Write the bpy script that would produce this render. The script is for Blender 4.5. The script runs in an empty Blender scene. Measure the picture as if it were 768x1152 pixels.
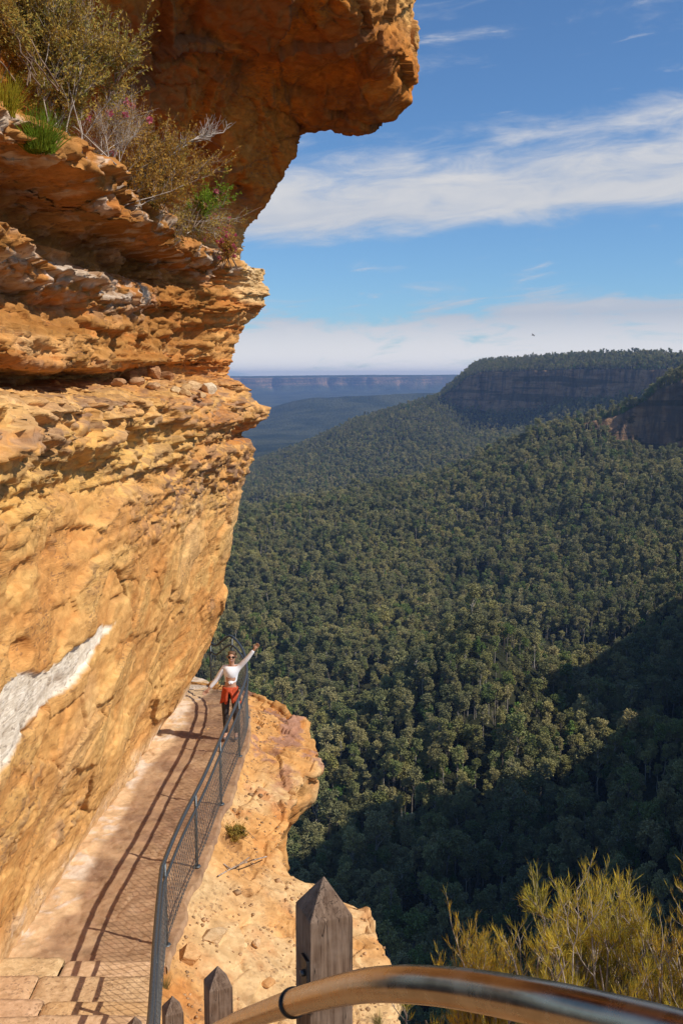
import bpy, math, random
import numpy as np
from mathutils import Vector, Matrix

C = bpy.context.scene.collection
scene = bpy.context.scene

# ---------------------------------------------------------------- camera
PITCH = math.radians(7.68)
F = 1120.0
cam_d = bpy.data.cameras.new('camera')
cam = bpy.data.objects.new('camera', cam_d)
C.objects.link(cam)
cam_d.sensor_fit = 'VERTICAL'
cam_d.sensor_height = 36.0
cam_d.lens = 35.0
cam_d.clip_start = 0.05
cam_d.clip_end = 60000
cam.rotation_euler = (math.pi / 2 - PITCH, 0, 0)
scene.camera = cam

# ---------------------------------------------------------------- light
SUN_EL = math.radians(43.5)
SUN_H = np.array([0.94, -0.342]); SUN_H /= np.linalg.norm(SUN_H)
SUN_DIR = Vector((SUN_H[0] * math.cos(SUN_EL), SUN_H[1] * math.cos(SUN_EL), math.sin(SUN_EL)))
sl = bpy.data.lights.new('sun', 'SUN')
sl.energy = 4.7
sl.angle = math.radians(0.5)
sl.color = (1.0, 0.93, 0.82)
sun = bpy.data.objects.new('sun', sl)
C.objects.link(sun)
sun.rotation_euler = SUN_DIR.to_track_quat('Z', 'Y').to_euler()

world = bpy.data.worlds.new('World')
scene.world = world
world.use_nodes = True
scene.view_settings.view_transform = 'Standard'
scene.view_settings.look = 'None'
scene.view_settings.exposure = 0.0
scene.view_settings.gamma = 1.0
scene.cycles.volume_bounces = 0
scene.cycles.max_bounces = 6
scene.cycles.diffuse_bounces = 4
scene.cycles.use_denoising = True


class NT:
    """small helper to write node trees"""
    def __init__(s, tree):
        s.t = tree
        s.t.nodes.clear()

    def n(s, typ, ins=None, **kw):
        nd = s.t.nodes.new(typ)
        for k, v in kw.items():
            setattr(nd, k, v)
        if ins:
            for k, v in ins.items():
                s.put(nd, k, v)
        return nd

    def put(s, nd, k, v):
        sock = nd.inputs[k]
        if isinstance(v, bpy.types.Node):
            v = v.outputs[0]
        if isinstance(v, bpy.types.NodeSocket):
            s.t.links.new(v, sock)
        else:
            if isinstance(v, (tuple, list)) and len(v) == 3 and sock.type == 'RGBA':
                v = (*v, 1)
            sock.default_value = v

    def m(s, op, a, b=0.0, c=0.0, clamp=False):
        nd = s.n('ShaderNodeMath', operation=op, use_clamp=clamp)
        s.put(nd, 0, a); s.put(nd, 1, b); s.put(nd, 2, c)
        return nd.outputs[0]

    def mix(s, f, a, b, bt='MIX'):
        nd = s.n('ShaderNodeMix', data_type='RGBA', blend_type=bt)
        s.put(nd, 0, f); s.put(nd, 6, a); s.put(nd, 7, b)
        return nd.outputs[2]

    def noise(s, vec, scale, detail=4, rough=0.55, dist=0.0):
        nd = s.n('ShaderNodeTexNoise', {'Scale': scale, 'Detail': detail, 'Roughness': rough, 'Distortion': dist})
        if vec is not None:
            s.put(nd, 'Vector', vec)
        return nd.outputs[0]

    def rng(s, v, a, b, c=0.0, d=1.0, smooth=False):
        nd = s.n('ShaderNodeMapRange', {'Value': v, 'From Min': a, 'From Max': b, 'To Min': c, 'To Max': d})
        if smooth:
            nd.interpolation_type = 'SMOOTHSTEP'
        return nd.outputs[0]

    def scale_vec(s, vec, x, y, z):
        nd = s.n('ShaderNodeMapping', {'Scale': (x, y, z)})
        s.put(nd, 'Vector', vec)
        return nd.outputs[0]


def new_mat(name):
    m = bpy.data.materials.new(name)
    m.use_nodes = True
    return m, NT(m.node_tree)


def finish(nt, color, rough=0.9, bump=None, bstr=0.4, bdist=0.02, metal=0.0, spec=0.3, extra=None):
    b = nt.n('ShaderNodeBsdfPrincipled', {'Base Color': color, 'Roughness': rough, 'Metallic': metal, 'Specular IOR Level': spec})
    if bump is not None:
        bp = nt.n('ShaderNodeBump', {'Height': bump, 'Strength': bstr, 'Distance': bdist})
        nt.put(b, 'Normal', bp)
    if extra:
        for k, v in extra.items():
            nt.put(b, k, v)
    o = nt.n('ShaderNodeOutputMaterial')
    nt.t.links.new(b.outputs[0], o.inputs[0])
    return b


# sky: Nishita atmosphere with procedural cloud bands placed by direction
w = NT(world.node_tree)
sky = w.n('ShaderNodeTexSky', sky_type='NISHITA')
sky.sun_disc = False
sky.sun_elevation = SUN_EL
sky.sun_rotation = math.radians(110)
sky.altitude = 900
sky.air_density = 1.0
sky.dust_density = 0.3
sky.ozone_density = 3.0
tc = w.n('ShaderNodeTexCoord')
sep = w.n('ShaderNodeSeparateXYZ', {0: tc.outputs['Generated']})
az = w.m('MULTIPLY', w.m('ARCTAN2', sep.outputs[0], sep.outputs[1]), 57.2958)
el = w.m('MULTIPLY', w.m('ARCSINE', sep.outputs[2]), 57.2958)
cv = w.n('ShaderNodeCombineXYZ', {0: w.m('MULTIPLY', az, 0.045), 1: w.m('MULTIPLY', el, 0.16), 2: 3.7}).outputs[0]
cv2 = w.n('ShaderNodeCombineXYZ', {0: w.m('MULTIPLY', az, 0.10), 1: w.m('ADD', w.m('MULTIPLY', el, 0.42), w.m('MULTIPLY', az, -0.03)), 2: 9.1}).outputs[0]
n1 = w.noise(cv, 2.2, 7, 0.56, 0.35)
n2 = w.noise(cv2, 2.0, 9, 0.62, 0.5)
# main bank: lower edge near 7.7 degrees, thickening to the right
dlo = w.m('SUBTRACT', el, w.m('ADD', 7.5, w.m('MULTIPLY', w.m('MAXIMUM', az, 0.0), 0.07)))
dhi = w.m('SUBTRACT', w.m('ADD', 11.9, w.m('MULTIPLY', w.m('MAXIMUM', az, 0.0), 0.10)), el)
band = w.m('MINIMUM', w.rng(dlo, -0.5, 1.2), w.rng(dhi, -1.6, 2.6))
bshape = w.m('ADD', w.m('MULTIPLY', band, 1.0), w.m('MULTIPLY', w.m('SUBTRACT', n1, 0.5), 1.3))
bshape = w.m('ADD', bshape, w.m('MULTIPLY', w.m('SUBTRACT', n2, 0.5), 1.35))
cl1 = w.rng(bshape, 0.05, 0.95, 0, 0.95, True)
# low veil above the horizon
b2 = w.m('MINIMUM', w.rng(el, -0.5, 0.3), w.rng(w.m('SUBTRACT', w.m('ADD', 3.9, w.m('MULTIPLY', az, 0.04)), el), -0.8, 1.6))
s2 = w.m('ADD', b2, w.m('ADD', w.m('MULTIPLY', w.m('SUBTRACT', n2, 0.5), 2.6), w.m('MULTIPLY', w.m('SUBTRACT', n1, 0.5), 0.8)))
cl2 = w.rng(s2, 0.22, 0.90, 0, 0.95, True)
# thin streaks between and above
b3 = w.m('MINIMUM', w.rng(el, 4.5, 6.0), w.rng(el, 14.5, 12.5))
s3 = w.m('MULTIPLY', b3, w.rng(w.m('MULTIPLY', w.m('ADD', n2, n1), 0.5), 0.52, 0.68, 0, 0.45, True))
cl = w.m('MAXIMUM', w.m('MAXIMUM', cl1, cl2), s3, clamp=True)
ccol = w.mix(w.rng(w.m('ADD', n2, w.m('MULTIPLY', dlo, 0.06)), 0.35, 0.85), (5.2, 5.6, 6.4), (7.2, 7.1, 7.1))
ccol = w.mix(w.rng(el, 0.0, 3.5), (12.0, 11.2, 10.2), ccol)
skyc = w.mix(1.0, sky.outputs[0], (0.74, 1.0, 1.22), 'MULTIPLY')
fin = w.mix(cl, skyc, ccol)
bg = w.n('ShaderNodeBackground', {'Color': fin, 'Strength': 0.10})
wo = w.n('ShaderNodeOutputWorld')
w.t.links.new(bg.outputs[0], wo.inputs[0])

# ---------------------------------------------------------------- numpy tools
CP, SP = math.cos(PITCH), math.sin(PITCH)


def ray(px, py):
    a = (px - 384) / F; b = -(py - 576) / F
    return np.array([a, CP + b * SP, -SP + b * CP])


def on_y(px, py, Y):
    r = ray(px, py); return r * (Y / r[1])


def on_z(px, py, z):
    r = ray(px, py); return r * (z / r[2])


def proj(P):
    d = P[..., 1] * CP - P[..., 2] * SP
    u = P[..., 1] * SP + P[..., 2] * CP
    return 384 + F * P[..., 0] / d, 576 - F * u / d


def _h(ix, iy, iz, seed):
    n = (ix.astype(np.int64) * 374761393 + iy.astype(np.int64) * 668265263 + iz.astype(np.int64) * 2147483647 + seed * 1274126177) & 0xffffffff
    n = ((n ^ (n >> 13)) * 1274126177) & 0xffffffff
    n = ((n ^ (n >> 16)) * 2246822519) & 0xffffffff
    return ((n ^ (n >> 15)) & 0xffffff).astype(np.float64) / 0xffffff


def vnoise(P, seed=0):
    """value noise in -1..1"""
    i = np.floor(P).astype(np.int64); f = P - i
    f = f * f * f * (f * (f * 6 - 15) + 10)
    r = 0
    for dx in (0, 1):
        wx = f[..., 0] if dx else 1 - f[..., 0]
        for dy in (0, 1):
            wy = f[..., 1] if dy else 1 - f[..., 1]
            for dz in (0, 1):
                wz = f[..., 2] if dz else 1 - f[..., 2]
                r = r + wx * wy * wz * _h(i[..., 0] + dx, i[..., 1] + dy, i[..., 2] + dz, seed)
    return r * 2 - 1


def fbm(P, oct=4, gain=0.5, seed=0):
    a = 1.0; s = 0; t = 0
    Q = P.copy()
    for o in range(oct):
        s = s + a * vnoise(Q, seed + o * 7); t += a
        a *= gain; Q = Q * 2.03 + 11.3
    return s / t * 1.35


def ridged(P, oct=4, gain=0.5, seed=0):
    a = 1.0; s = 0; t = 0
    Q = P.copy()
    for o in range(oct):
        s = s + a * (1 - np.abs(vnoise(Q, seed + o * 7)) * 2); t += a
        a *= gain; Q = Q * 2.03 + 5.1
    return s / t


def facets(P, seed=0, tilt=0.5, k=1.0):
    """Worley facets: each cell is a tilted plane. returns height, edge distance, cell random"""
    i = np.floor(P).astype(np.int64)
    f1 = np.full(P.shape[:-1], 9.0); f2 = f1.copy()
    hv = np.zeros_like(f1); cr = np.zeros_like(f1)
    for dx in (-1, 0, 1):
        for dy in (-1, 0, 1):
            for dz in (-1, 0, 1):
                cx, cy, cz = i[..., 0] + dx, i[..., 1] + dy, i[..., 2] + dz
                ox = cx + _h(cx, cy, cz, seed + 1); oy = cy + _h(cx, cy, cz, seed + 2); oz = cz + _h(cx, cy, cz, seed + 3)
                ex, ey, ez = P[..., 0] - ox, P[..., 1] - oy, P[..., 2] - oz
                d = np.sqrt(ex * ex + ey * ey + ez * ez)
                r = _h(cx, cy, cz, seed + 4)
                g1 = _h(cx, cy, cz, seed + 5) - .5; g2 = _h(cx, cy, cz, seed + 6) - .5
                h = (r - .5) * k + tilt * (g1 * ey + g2 * ez) * 2
                m = d < f1
                f2 = np.where(m, f1, np.minimum(f2, d))
                hv = np.where(m, h, hv); cr = np.where(m, r, cr)
                f1 = np.where(m, d, f1)
    return hv, f2 - f1, cr


def sstep(a, b, x):
    t = np.clip((x - a) / (b - a), 0, 1)
    return t * t * (3 - 2 * t)


def grid_mesh(name, P, mat, col=None, smooth=True, flip=False):
    n, m = P.shape[:2]
    me = bpy.data.meshes.new(name)
    me.vertices.add(n * m)
    me.vertices.foreach_set('co', P.reshape(-1).astype(np.float32))
    idx = np.arange(n * m).reshape(n, m)
    q = np.stack([idx[:-1, :-1], idx[1:, :-1], idx[1:, 1:], idx[:-1, 1:]], -1).reshape(-1, 4)
    if flip:
        q = q[:, ::-1]
    nf = len(q)
    me.loops.add(nf * 4); me.polygons.add(nf)
    me.loops.foreach_set('vertex_index', q.reshape(-1).astype(np.int32))
    me.polygons.foreach_set('loop_start', (np.arange(nf) * 4).astype(np.int32))
    me.polygons.foreach_set('loop_total', np.full(nf, 4, np.int32))
    me.polygons.foreach_set('use_smooth', np.full(nf, smooth))
    me.update()
    if col is not None:
        ca = me.color_attributes.new('rock_colour', 'FLOAT_COLOR', 'POINT')
        ca.data.foreach_set('color', np.concatenate([col.reshape(-1, 3), np.ones((n * m, 1))], 1).astype(np.float32).reshape(-1))
    me.materials.append(mat)
    return me


def link(name, me, parent=None, **props):
    o = bpy.data.objects.new(name, me)
    C.objects.link(o)
    if parent is not None:
        o.parent = parent
    for k, v in props.items():
        o[k] = v
    return o


def empty(name, loc, label, cat, group=None, rz=0.0):
    o = bpy.data.objects.new(name, None)
    C.objects.link(o)
    o.location = loc; o.rotation_euler = (0, 0, rz)
    o.empty_display_size = 0.1
    o['label'] = label; o['category'] = cat
    if group:
        o['group'] = group
    return o


def grid_normals(P):
    du = np.gradient(P, axis=0); dv = np.gradient(P, axis=1)
    n = np.cross(du, dv)
    return n / (np.linalg.norm(n, axis=-1, keepdims=True) + 1e-12)


def mesh_from(name, V, Fc, mats, midx=None, smooth=False):
    """V (n,3); Fc (m,k) all the same polygon size"""
    V = np.asarray(V, float); Fc = np.asarray(Fc)
    me = bpy.data.meshes.new(name)
    me.vertices.add(len(V)); me.vertices.foreach_set('co', V.reshape(-1).astype(np.float32))
    nf, k = Fc.shape
    me.loops.add(nf * k); me.polygons.add(nf)
    me.loops.foreach_set('vertex_index', Fc.reshape(-1).astype(np.int32))
    me.polygons.foreach_set('loop_start', (np.arange(nf) * k).astype(np.int32))
    me.polygons.foreach_set('loop_total', np.full(nf, k, np.int32))
    if smooth:
        me.polygons.foreach_set('use_smooth', np.full(nf, True))
    for mt in (mats if isinstance(mats, (list, tuple)) else [mats]):
        me.materials.append(mt)
    if midx is not None:
        me.polygons.foreach_set('material_index', np.asarray(midx, np.int32))
    me.update()
    return me


def tubes(P0, P1, R0, R1, sides=4):
    """many tapered segments as arrays -> verts, quads"""
    P0 = np.asarray(P0, float); P1 = np.asarray(P1, float); R0 = np.asarray(R0, float); R1 = np.asarray(R1, float)
    ax = P1 - P0; ax /= (np.linalg.norm(ax, axis=1, keepdims=True) + 1e-12)
    ref = np.where(np.abs(ax[:, 2:3]) > 0.9, np.array([[1., 0, 0]]), np.array([[0, 0, 1.]]))
    u = np.cross(ax, ref); u /= (np.linalg.norm(u, axis=1, keepdims=True) + 1e-12)
    v = np.cross(ax, u)
    a = np.arange(sides) * 2 * math.pi / sides
    ring = np.cos(a)[None, :, None] * u[:, None] + np.sin(a)[None, :, None] * v[:, None]
    V = np.concatenate([P0[:, None] + ring * R0[:, None, None], P1[:, None] + ring * R1[:, None, None]], 1)
    n = len(P0)
    k = np.arange(sides); k2 = (k + 1) % sides
    q = np.stack([k, k2, k2 + sides, k + sides], 1)[None] + (np.arange(n) * 2 * sides)[:, None, None]
    return V.reshape(-1, 3), q.reshape(-1, 4)


def leaf_quads(Pc, D, N, L, W):
    """diamond-ish leaves: centre base Pc, direction D, side N, length L, width W"""
    s = N * (W[:, None] * 0.5)
    mid = Pc + D * (L[:, None] * 0.5)
    V = np.stack([Pc, mid + s, Pc + D * L[:, None], mid - s], 1)
    n = len(Pc)
    q = np.arange(n * 4).reshape(n, 4)
    return V.reshape(-1, 3), q


def unit(v):
    return v / (np.linalg.norm(v, axis=-1, keepdims=True) + 1e-12)
# ================================================================ ROCK
def rock_material(name, bump=0.5, fine=1.0):
    m, t = new_mat(name)
    ge = t.n('ShaderNodeNewGeometry').outputs['Position']
    at = t.n('ShaderNodeAttribute', attribute_name='rock_colour')
    nA = t.noise(ge, 7 * fine, 8, 0.65)
    nB = t.noise(t.scale_vec(ge, 1, 1, 4), 5 * fine, 6, 0.6, 0.4)
    nC = t.noise(ge, 42 * fine, 3, 0.6)
    col = t.mix(1.0, at.outputs[0], t.mix(t.rng(nA, 0.3, 0.7), (0.80, 0.77, 0.73), (1.14, 1.16, 1.18)), 'MULTIPLY')
    col = t.mix(t.rng(nB, 0.62, 0.72, 0, 0.22), col, (0.28, 0.12, 0.045))
    col = t.mix(t.rng(nC, 0.66, 0.74, 0, 0.5), col, (0.10, 0.055, 0.035))
    # sharp chips and thin laminae
    wv = t.n('ShaderNodeVectorMath', {0: ge, 1: t.n('ShaderNodeVectorMath', {0: t.n('ShaderNodeTexNoise', {'Vector': ge, 'Scale': 6.0}).outputs[1], 1: (.12, .12, .05)}, operation='MULTIPLY').outputs[0]}, operation='ADD').outputs[0]
    v1 = t.n('ShaderNodeTexVoronoi', {'Vector': t.scale_vec(wv, 1, 1, 3.2), 'Scale': 7 * fine})
    v2 = t.n('ShaderNodeTexVoronoi', {'Vector': t.scale_vec(wv, 1, 1, 2.4), 'Scale': 21 * fine})
    c1 = t.n('ShaderNodeSeparateColor', {0: v1.outputs[1]}).outputs[0]
    c2 = t.n('ShaderNodeSeparateColor', {0: v2.outputs[1]}).outputs[0]
    lam = t.noise(t.scale_vec(wv, 1.2, 1.2, 34), 1.6 * fine, 5, .65)
    where = t.rng(t.noise(ge, 1.1, 3, .5), .42, .60)
    col = t.mix(t.m('MULTIPLY', t.rng(lam, .58, .66, 0, .40), where), col, (.20, .10, .05))
    col = t.mix(t.m('MULTIPLY', t.rng(c2, .86, .90, 0, .5), where), col, (.17, .09, .055))
    col = t.mix(1.0, col, t.mix(c1, (.90, .88, .85), (1.08, 1.10, 1.13)), 'MULTIPLY')
    h = t.m('ADD', t.m('MULTIPLY', nA, 0.5), t.m('MULTIPLY', nB, 0.3))
    h = t.m('ADD', h, t.m('MULTIPLY', nC, 0.20))
    h = t.m('ADD', h, t.m('MULTIPLY', c1, t.m('MULTIPLY', where, 0.50)))
    h = t.m('ADD', h, t.m('MULTIPLY', c2, t.m('MULTIPLY', where, 0.16)))
    h = t.m('ADD', h, t.m('MULTIPLY', t.rng(lam, .40, .60), t.m('MULTIPLY', where, 0.30)))
    finish(t, col, 0.92, h, bump, 0.05, spec=0.15)
    return m


M_ROCK = rock_material('sandstone')

OCHRE = np.array([.64, .325, .105]); YEL = np.array([.68, .385, .13]); PALE = np.array([.70, .46, .24])
RUST = np.array([.46, .155, .030]); DARK = np.array([.13, .075, .05]); WHITE = np.array([.74, .69, .62])
BROWN = np.array([.30, .15, .06]); PURP = np.array([.33, .19, .15])


def blend(c, k, m):
    m = m[..., None]
    return c * (1 - m) + k * m


# --- cliff profile controls: (z, X at Y=20) then X (and z) for nearer stations
ST_Y = [5.0, 8.0, 11.0, 15.0, 18.0, 20.0]
#        z20    z11     X5    X8     X11    X15    X18    X20
CTL = [(-7.4, -7.4, -3.85, -3.85, -3.90, -3.75, -3.60, -3.55),
       (-6.75, -6.75, -3.75, -3.75, -3.78, -3.62, -3.48, -3.35),
       (-6.35, -6.35, -3.65, -3.65, -3.66, -3.48, -3.30, -3.10),
       (-5.72, -5.7, -3.55, -3.55, -3.52, -3.28, -3.05, -2.84),
       (-4.8, -4.8, -3.4, -3.42, -3.35, -3.00, -2.72, -2.43),
       (-3.87, -3.8, -3.3, -3.32, -3.2, -2.85, -2.58, -2.30),
       (-2.41, -2.4, -3.2, -3.22, -3.02, -2.62, -2.35, -2.09),
       (-1.33, -1.4, -3.1, -3.10, -2.95, -2.50, -2.10, -1.76),
       (-1.1, -1.15, -3.2, -3.16, -3.02, -2.65, -2.35, -1.98),
       (-0.72, -0.7, -3.0, -2.98, -2.85, -2.42, -1.95, -1.32),
       (-0.45, -0.45, -3.02, -3.02, -2.90, -2.45, -2.00, -1.50),
       (-0.17, -0.33, -3.05, -3.05, -2.98, -2.60, -2.20, -1.80),
       (0.00, -0.18, -3.6, -3.60, -3.55, -3.15, -2.70, -2.05),
       (0.10, -0.06, -4.3, -4.3, -4.30, -3.95, -3.20, -2.20),
       (0.22, 0.06, -4.3, -4.3, -4.25, -3.90, -3.15, -2.20),
       (0.34, 0.12, -3.45, -3.45, -3.40, -3.05, -2.75, -2.12),
       (0.95, 0.50, -3.45, -3.45, -3.40, -3.10, -2.70, -2.08),
       (1.25, 0.85, -3.55, -3.55, -3.50, -3.15, -2.60, -1.60),
       (1.40, 1.02, -3.20, -3.20, -3.12, -2.80, -2.30, -1.52),
       (1.60, 1.20, -3.22, -3.22, -3.15, -2.85, -2.32, -1.50),
       (1.75, 1.34, -3.85, -3.85, -3.75, -3.35, -2.60, -1.50),
       (1.85, 1.72, -3.75, -3.75, -3.65, -3.20, -2.50, -1.50),
       (2.00, 1.90, -2.75, -2.75, -2.66, -2.45, -2.15, -1.45),
       (2.12, 2.10, -2.68, -2.68, -2.60, -2.42, -2.12, -1.45),
       (2.22, 2.34, -2.95, -2.95, -2.92, -2.75, -2.40, -1.92),
       (2.45, 2.48, -3.4, -3.4, -3.45, -3.30, -2.9, -1.95),
       (2.75, 2.7, -4.4, -4.4, -4.30, -3.90, -3.1, -1.84),
       (3.10, 3.3, -4.7, -4.7, -4.50, -3.95, -2.9, -1.66),
       (4.25, 4.4, -4.7, -4.6, -4.10, -3.00, -2.0, -0.86),
       (4.88, 5.3, -4.7, -4.4, -3.50, -2.10, -1.5, -0.88),
       (5.20, 6.1, -4.5, -4.0, -2.60, -0.30, 0.62, 1.34),
       (5.60, 6.6, -4.4, -3.7, -2.20, -0.05, 0.80, 1.36),
       (7.60, 8.2, -4.3, -3.6, -2.00, 0.10, 0.90, 1.48),
       (10.0, 10.0, -4.5, -4.2, -3.2, -1.2, -0.3, 0.4),
       (14.0, 14.0, -6., -6.0, -6., -5.0, -4.5, -4.0)]
ctl = np.array(CTL)
nC = len(ctl)
# near stations share z11; z blends from Y=11 to Y=20
ys = np.array(ST_Y + [20.7, 21.6, 23.5, 28.0])
X = np.zeros((nC, len(ys))); Z = np.zeros_like(X)
for k, Y in enumerate(ST_Y):
    X[:, k] = ctl[:, 2 + k]
    t = np.clip((Y - 11) / 9, 0, 1)
    Z[:, k] = ctl[:, 1] * (1 - t) + ctl[:, 0] * t
for k, dx in ((6, 0.35), (7, 1.9), (8, 4.5), (9, 9.0)):
    X[:, k] = X[:, 5] - dx; Z[:, k] = Z[:, 5]
NT_, NY_ = 1000, 860
Yg = np.concatenate([np.linspace(5, 8, 60)[:-1], np.linspace(8, 20.8, NY_ - 160), np.linspace(20.8, 28, 102)[1:]])
seglen = np.hypot(np.diff(X[:, 3]), np.diff(Z[:, 3]))
cum = np.concatenate([[0], np.cumsum(np.maximum(seglen, 0.12))])
tt = np.linspace(0, cum[-1], NT_)
# denser below z=8
Pc = np.zeros((NT_, len(Yg), 3))
Xs = np.array([np.interp(Yg, ys, X[i]) for i in range(nC)])
Zs = np.array([np.interp(Yg, ys, Z[i]) for i in range(nC)])
kk = np.clip(np.searchsorted(cum, tt, side='right') - 1, 0, nC - 2)
fr = (tt - cum[kk]) / (cum[kk + 1] - cum[kk])
fr = fr[:, None]
Pc[..., 0] = Xs[kk] * (1 - fr) + Xs[kk + 1] * fr
Pc[..., 2] = Zs[kk] * (1 - fr) + Zs[kk + 1] * fr
Pc[..., 1] = Yg[None]
# soften the polyline a little
for _ in range(6):
    Pc[1:-1] = (Pc[:-2] + 2 * Pc[1:-1] + Pc[2:]) / 4
for _ in range(10):
    Pc[:, 1:-1, 0] = (Pc[:, :-2, 0] + 2 * Pc[:, 1:-1, 0] + Pc[:, 2:, 0]) / 4
# ledge edges wander in plan: bites and noses per bed
z0 = Pc[..., 2]; 
Q = np.stack([Pc[..., 1] * 0.45, z0 * 0.9, np.zeros_like(z0)], -1)
wand = fbm(Q, 3, 0.5, 3)
mid = sstep(-1.6, -0.5, z0) * (1 - sstep(2.6, 3.4, z0))
farw = 1 - 0.75 * sstep(17.5, 19.8, Pc[..., 1])
Pc[..., 0] += wand * (0.10 + 0.30 * mid) * farw
# beds rise and fall gently
Pc[..., 2] += 0.12 * fbm(np.stack([Pc[..., 1] * 0.35, z0 * 0.3, z0 * 0], -1), 2, 0.5, 19) * sstep(-5.5, -3, z0) * farw
N = grid_normals(Pc)
if N[NT_ // 4, 300, 0] < 0:
    N = -N
x0, y0, z0 = Pc[..., 0], Pc[..., 1], Pc[..., 2]
ceil = sstep(2.7, 3.4, z0)
low = 1 - sstep(-1.7, -1.1, z0)
mid = (1 - ceil) * (1 - low)
basefade = sstep(-6.7, -5.9, z0)
warp = np.stack([fbm(Pc * 0.8, 2, .5, 31), fbm(Pc * 0.8, 2, .5, 37), fbm(Pc * 0.8, 2, .5, 41)], -1)
Pw = Pc + warp * 0.12
disp = np.zeros_like(z0)
disp += fbm(Pc * 0.55, 3, 0.5, 5) * (0.11 + 0.20 * ceil - .05 * mid) * basefade
# bedding: hashed layers which pinch in and out
zz = z0 + 0.10 * fbm(Pc * 0.35, 2, .5, 51)
strat = np.zeros_like(z0)
for th, am, sd in ((0.31, 0.30, 60), (0.12, 0.15, 61), (0.05, 0.05, 62)):
    L = zz / th + 0.22 * fbm(Pc * np.array([1.0, 0.6, 1.0]) * 0.9, 2, .5, sd)
    Li = np.floor(L); f = L - Li
    def lay(i):
        q_ = 0.75 if sd == 60 else (1.7 if sd == 61 else 4.0)
        return facets(np.stack([y0 * q_, i * 5.17, x0 * q_ * .8], -1), sd * 3, 0.5)[0]
    a, b = lay(Li), lay(Li + 1)
    s = sstep(0.93, 1.0, f)
    strat += am * (a * (1 - s) + b * s)
diag = vnoise(Pc * 0.6, 77)
band_r = np.exp(-((z0 + 1.75 + 0.0 * y0) / 0.55) ** 2) * sstep(11.5, 14.5, y0)   # rubbly bed below the bulge
strata_amt = 1.0 * mid + low * (0.03 + 0.50 * band_r) + 0.25 * ceil
dispH = 0.72 * strat * strata_amt * basefade
# broken facets, flattened along the beds
f1, e1, c1 = facets(Pw * np.array([1.0, 0.7, 1.4]) * 1.0, 100, 0.55)
f2, e2, c2 = facets(Pw * np.array([1.0, 0.8, 1.7]) * 2.6, 110, 0.6)
f3, e3, c3 = facets(Pw * np.array([1.0, 1.0, 2.2]) * 6.0, 120, 0.6)
f0, e0_, c0 = facets(Pw * np.array([.55, .45, .6]), 95, 0.6)
f4, e4, c4 = facets(Pw * np.array([1.0, 1.0, 2.6]) * 13.0, 125, 0.7)
disp += f0 * 0.38 * ceil * (1 - .85 * sstep(18.3, 19.5, Pc[..., 1]))
plate = np.exp(-((z0 + 0.42) / 0.50) ** 2)
f5, e5, c5 = facets(Pw * np.array([1.3, 1.1, 7.0]), 127, 0.5)
f6, e6, c6 = facets(Pw * np.array([3.0, 2.6, 17.0]), 128, 0.5)
dispH += plate * (0.16 * f5 + 0.07 * f6) + mid * (1 - plate) * (.07 * f5 + .05 * f6) + band_r * .07 * f6
disp += f4 * (0.010 * ceil + 0.014 * mid + low * (0.003 + 0.016 * band_r))
disp += f1 * (0.19 * ceil + 0.02 * mid + 0.035 * low) * basefade
disp += f2 * (0.06 * ceil + 0.025 * mid + low * (0.012 + 0.05 * band_r)) * basefade
rub = sstep(0.25, 0.6, fbm(Pc * 0.9, 3, .5, 91)) * low + band_r
disp += f3 * (0.03 * ceil + 0.02 * mid + low * (0.007 + 0.045 * np.clip(rub, 0, 1)))
crack = (1 - sstep(0.0, 0.04, e1)) * 0.05 * (0.5 * ceil * (diag > .1) + 0.5 * mid + 0.25 * low * (diag > 0)) + (1 - sstep(0, 0.05, e2)) * 0.02 * mid
disp -= crack
# tafoni pits
pit = sstep(0.50, 0.75, vnoise(Pw * np.array([1.6, 1.6, 2.6]), 131)) * sstep(0.0, 0.5, vnoise(Pc * 0.5, 133))
disp -= pit * (0.14 * mid + 0.09 * low * basefade + 0.20 * ceil)
# inclined joint slabs on the lower face: shallow scarps that climb away from the viewer
u = (z0 + 6.6) - 0.28 * (y0 - 11) + 0.25 * fbm(Pc * 0.7, 3, .5, 141)
for th, am, sd in ((1.15, 0.16, 151), (0.47, 0.06, 152)):
    L = u / th; Li = np.floor(L); f = L - Li
    r0 = _h(Li, Li * 0 + 3, Li * 0, sd); r1 = _h(Li + 1, Li * 0 + 3, Li * 0, sd)
    s = sstep(0.93, 1.0, f)
    disp += am * ((r0 * (1 - s) + r1 * s) - .5) * low * basefade * sstep(-.3, .3, vnoise(Pc * 0.5, sd))
# long joints across the lower wall
w2 = Pc + np.stack([fbm(Pc * .9, 3, .5, 181), fbm(Pc * .9, 3, .5, 182), fbm(Pc * .9, 3, .5, 183)], -1) * .22
sh = np.stack([w2[..., 0] * .3, w2[..., 1] * .55 + w2[..., 2] * .9, w2[..., 2] * .9 - w2[..., 1] * .35], -1)
_, eJ, cJ = facets(sh * np.array([1, 1.1, 1.3]), 190, .3)
joint = (1 - sstep(0.0, 0.022, eJ)) * sstep(-.15, .15, vnoise(Pc * .8, 193))
disp += -0.09 * joint * low * basefade + (cJ - .5) * .10 * low * basefade * (.4 + .6 * sstep(9, 12, y0))
disp += fbm(Pc * 3.2, 4, 0.55, 161) * (0.010 + 0.04 * ceil) * (0.3 + 0.7 * basefade)
disp += fbm(Pc * np.array([9, 9, 14]), 3, 0.55, 171) * (0.010 + 0.012 * mid + 0.012 * ceil)
damp = 1 - 0.20 * sstep(18.6, 19.9, y0) * (1 - sstep(21, 22, y0))
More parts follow.
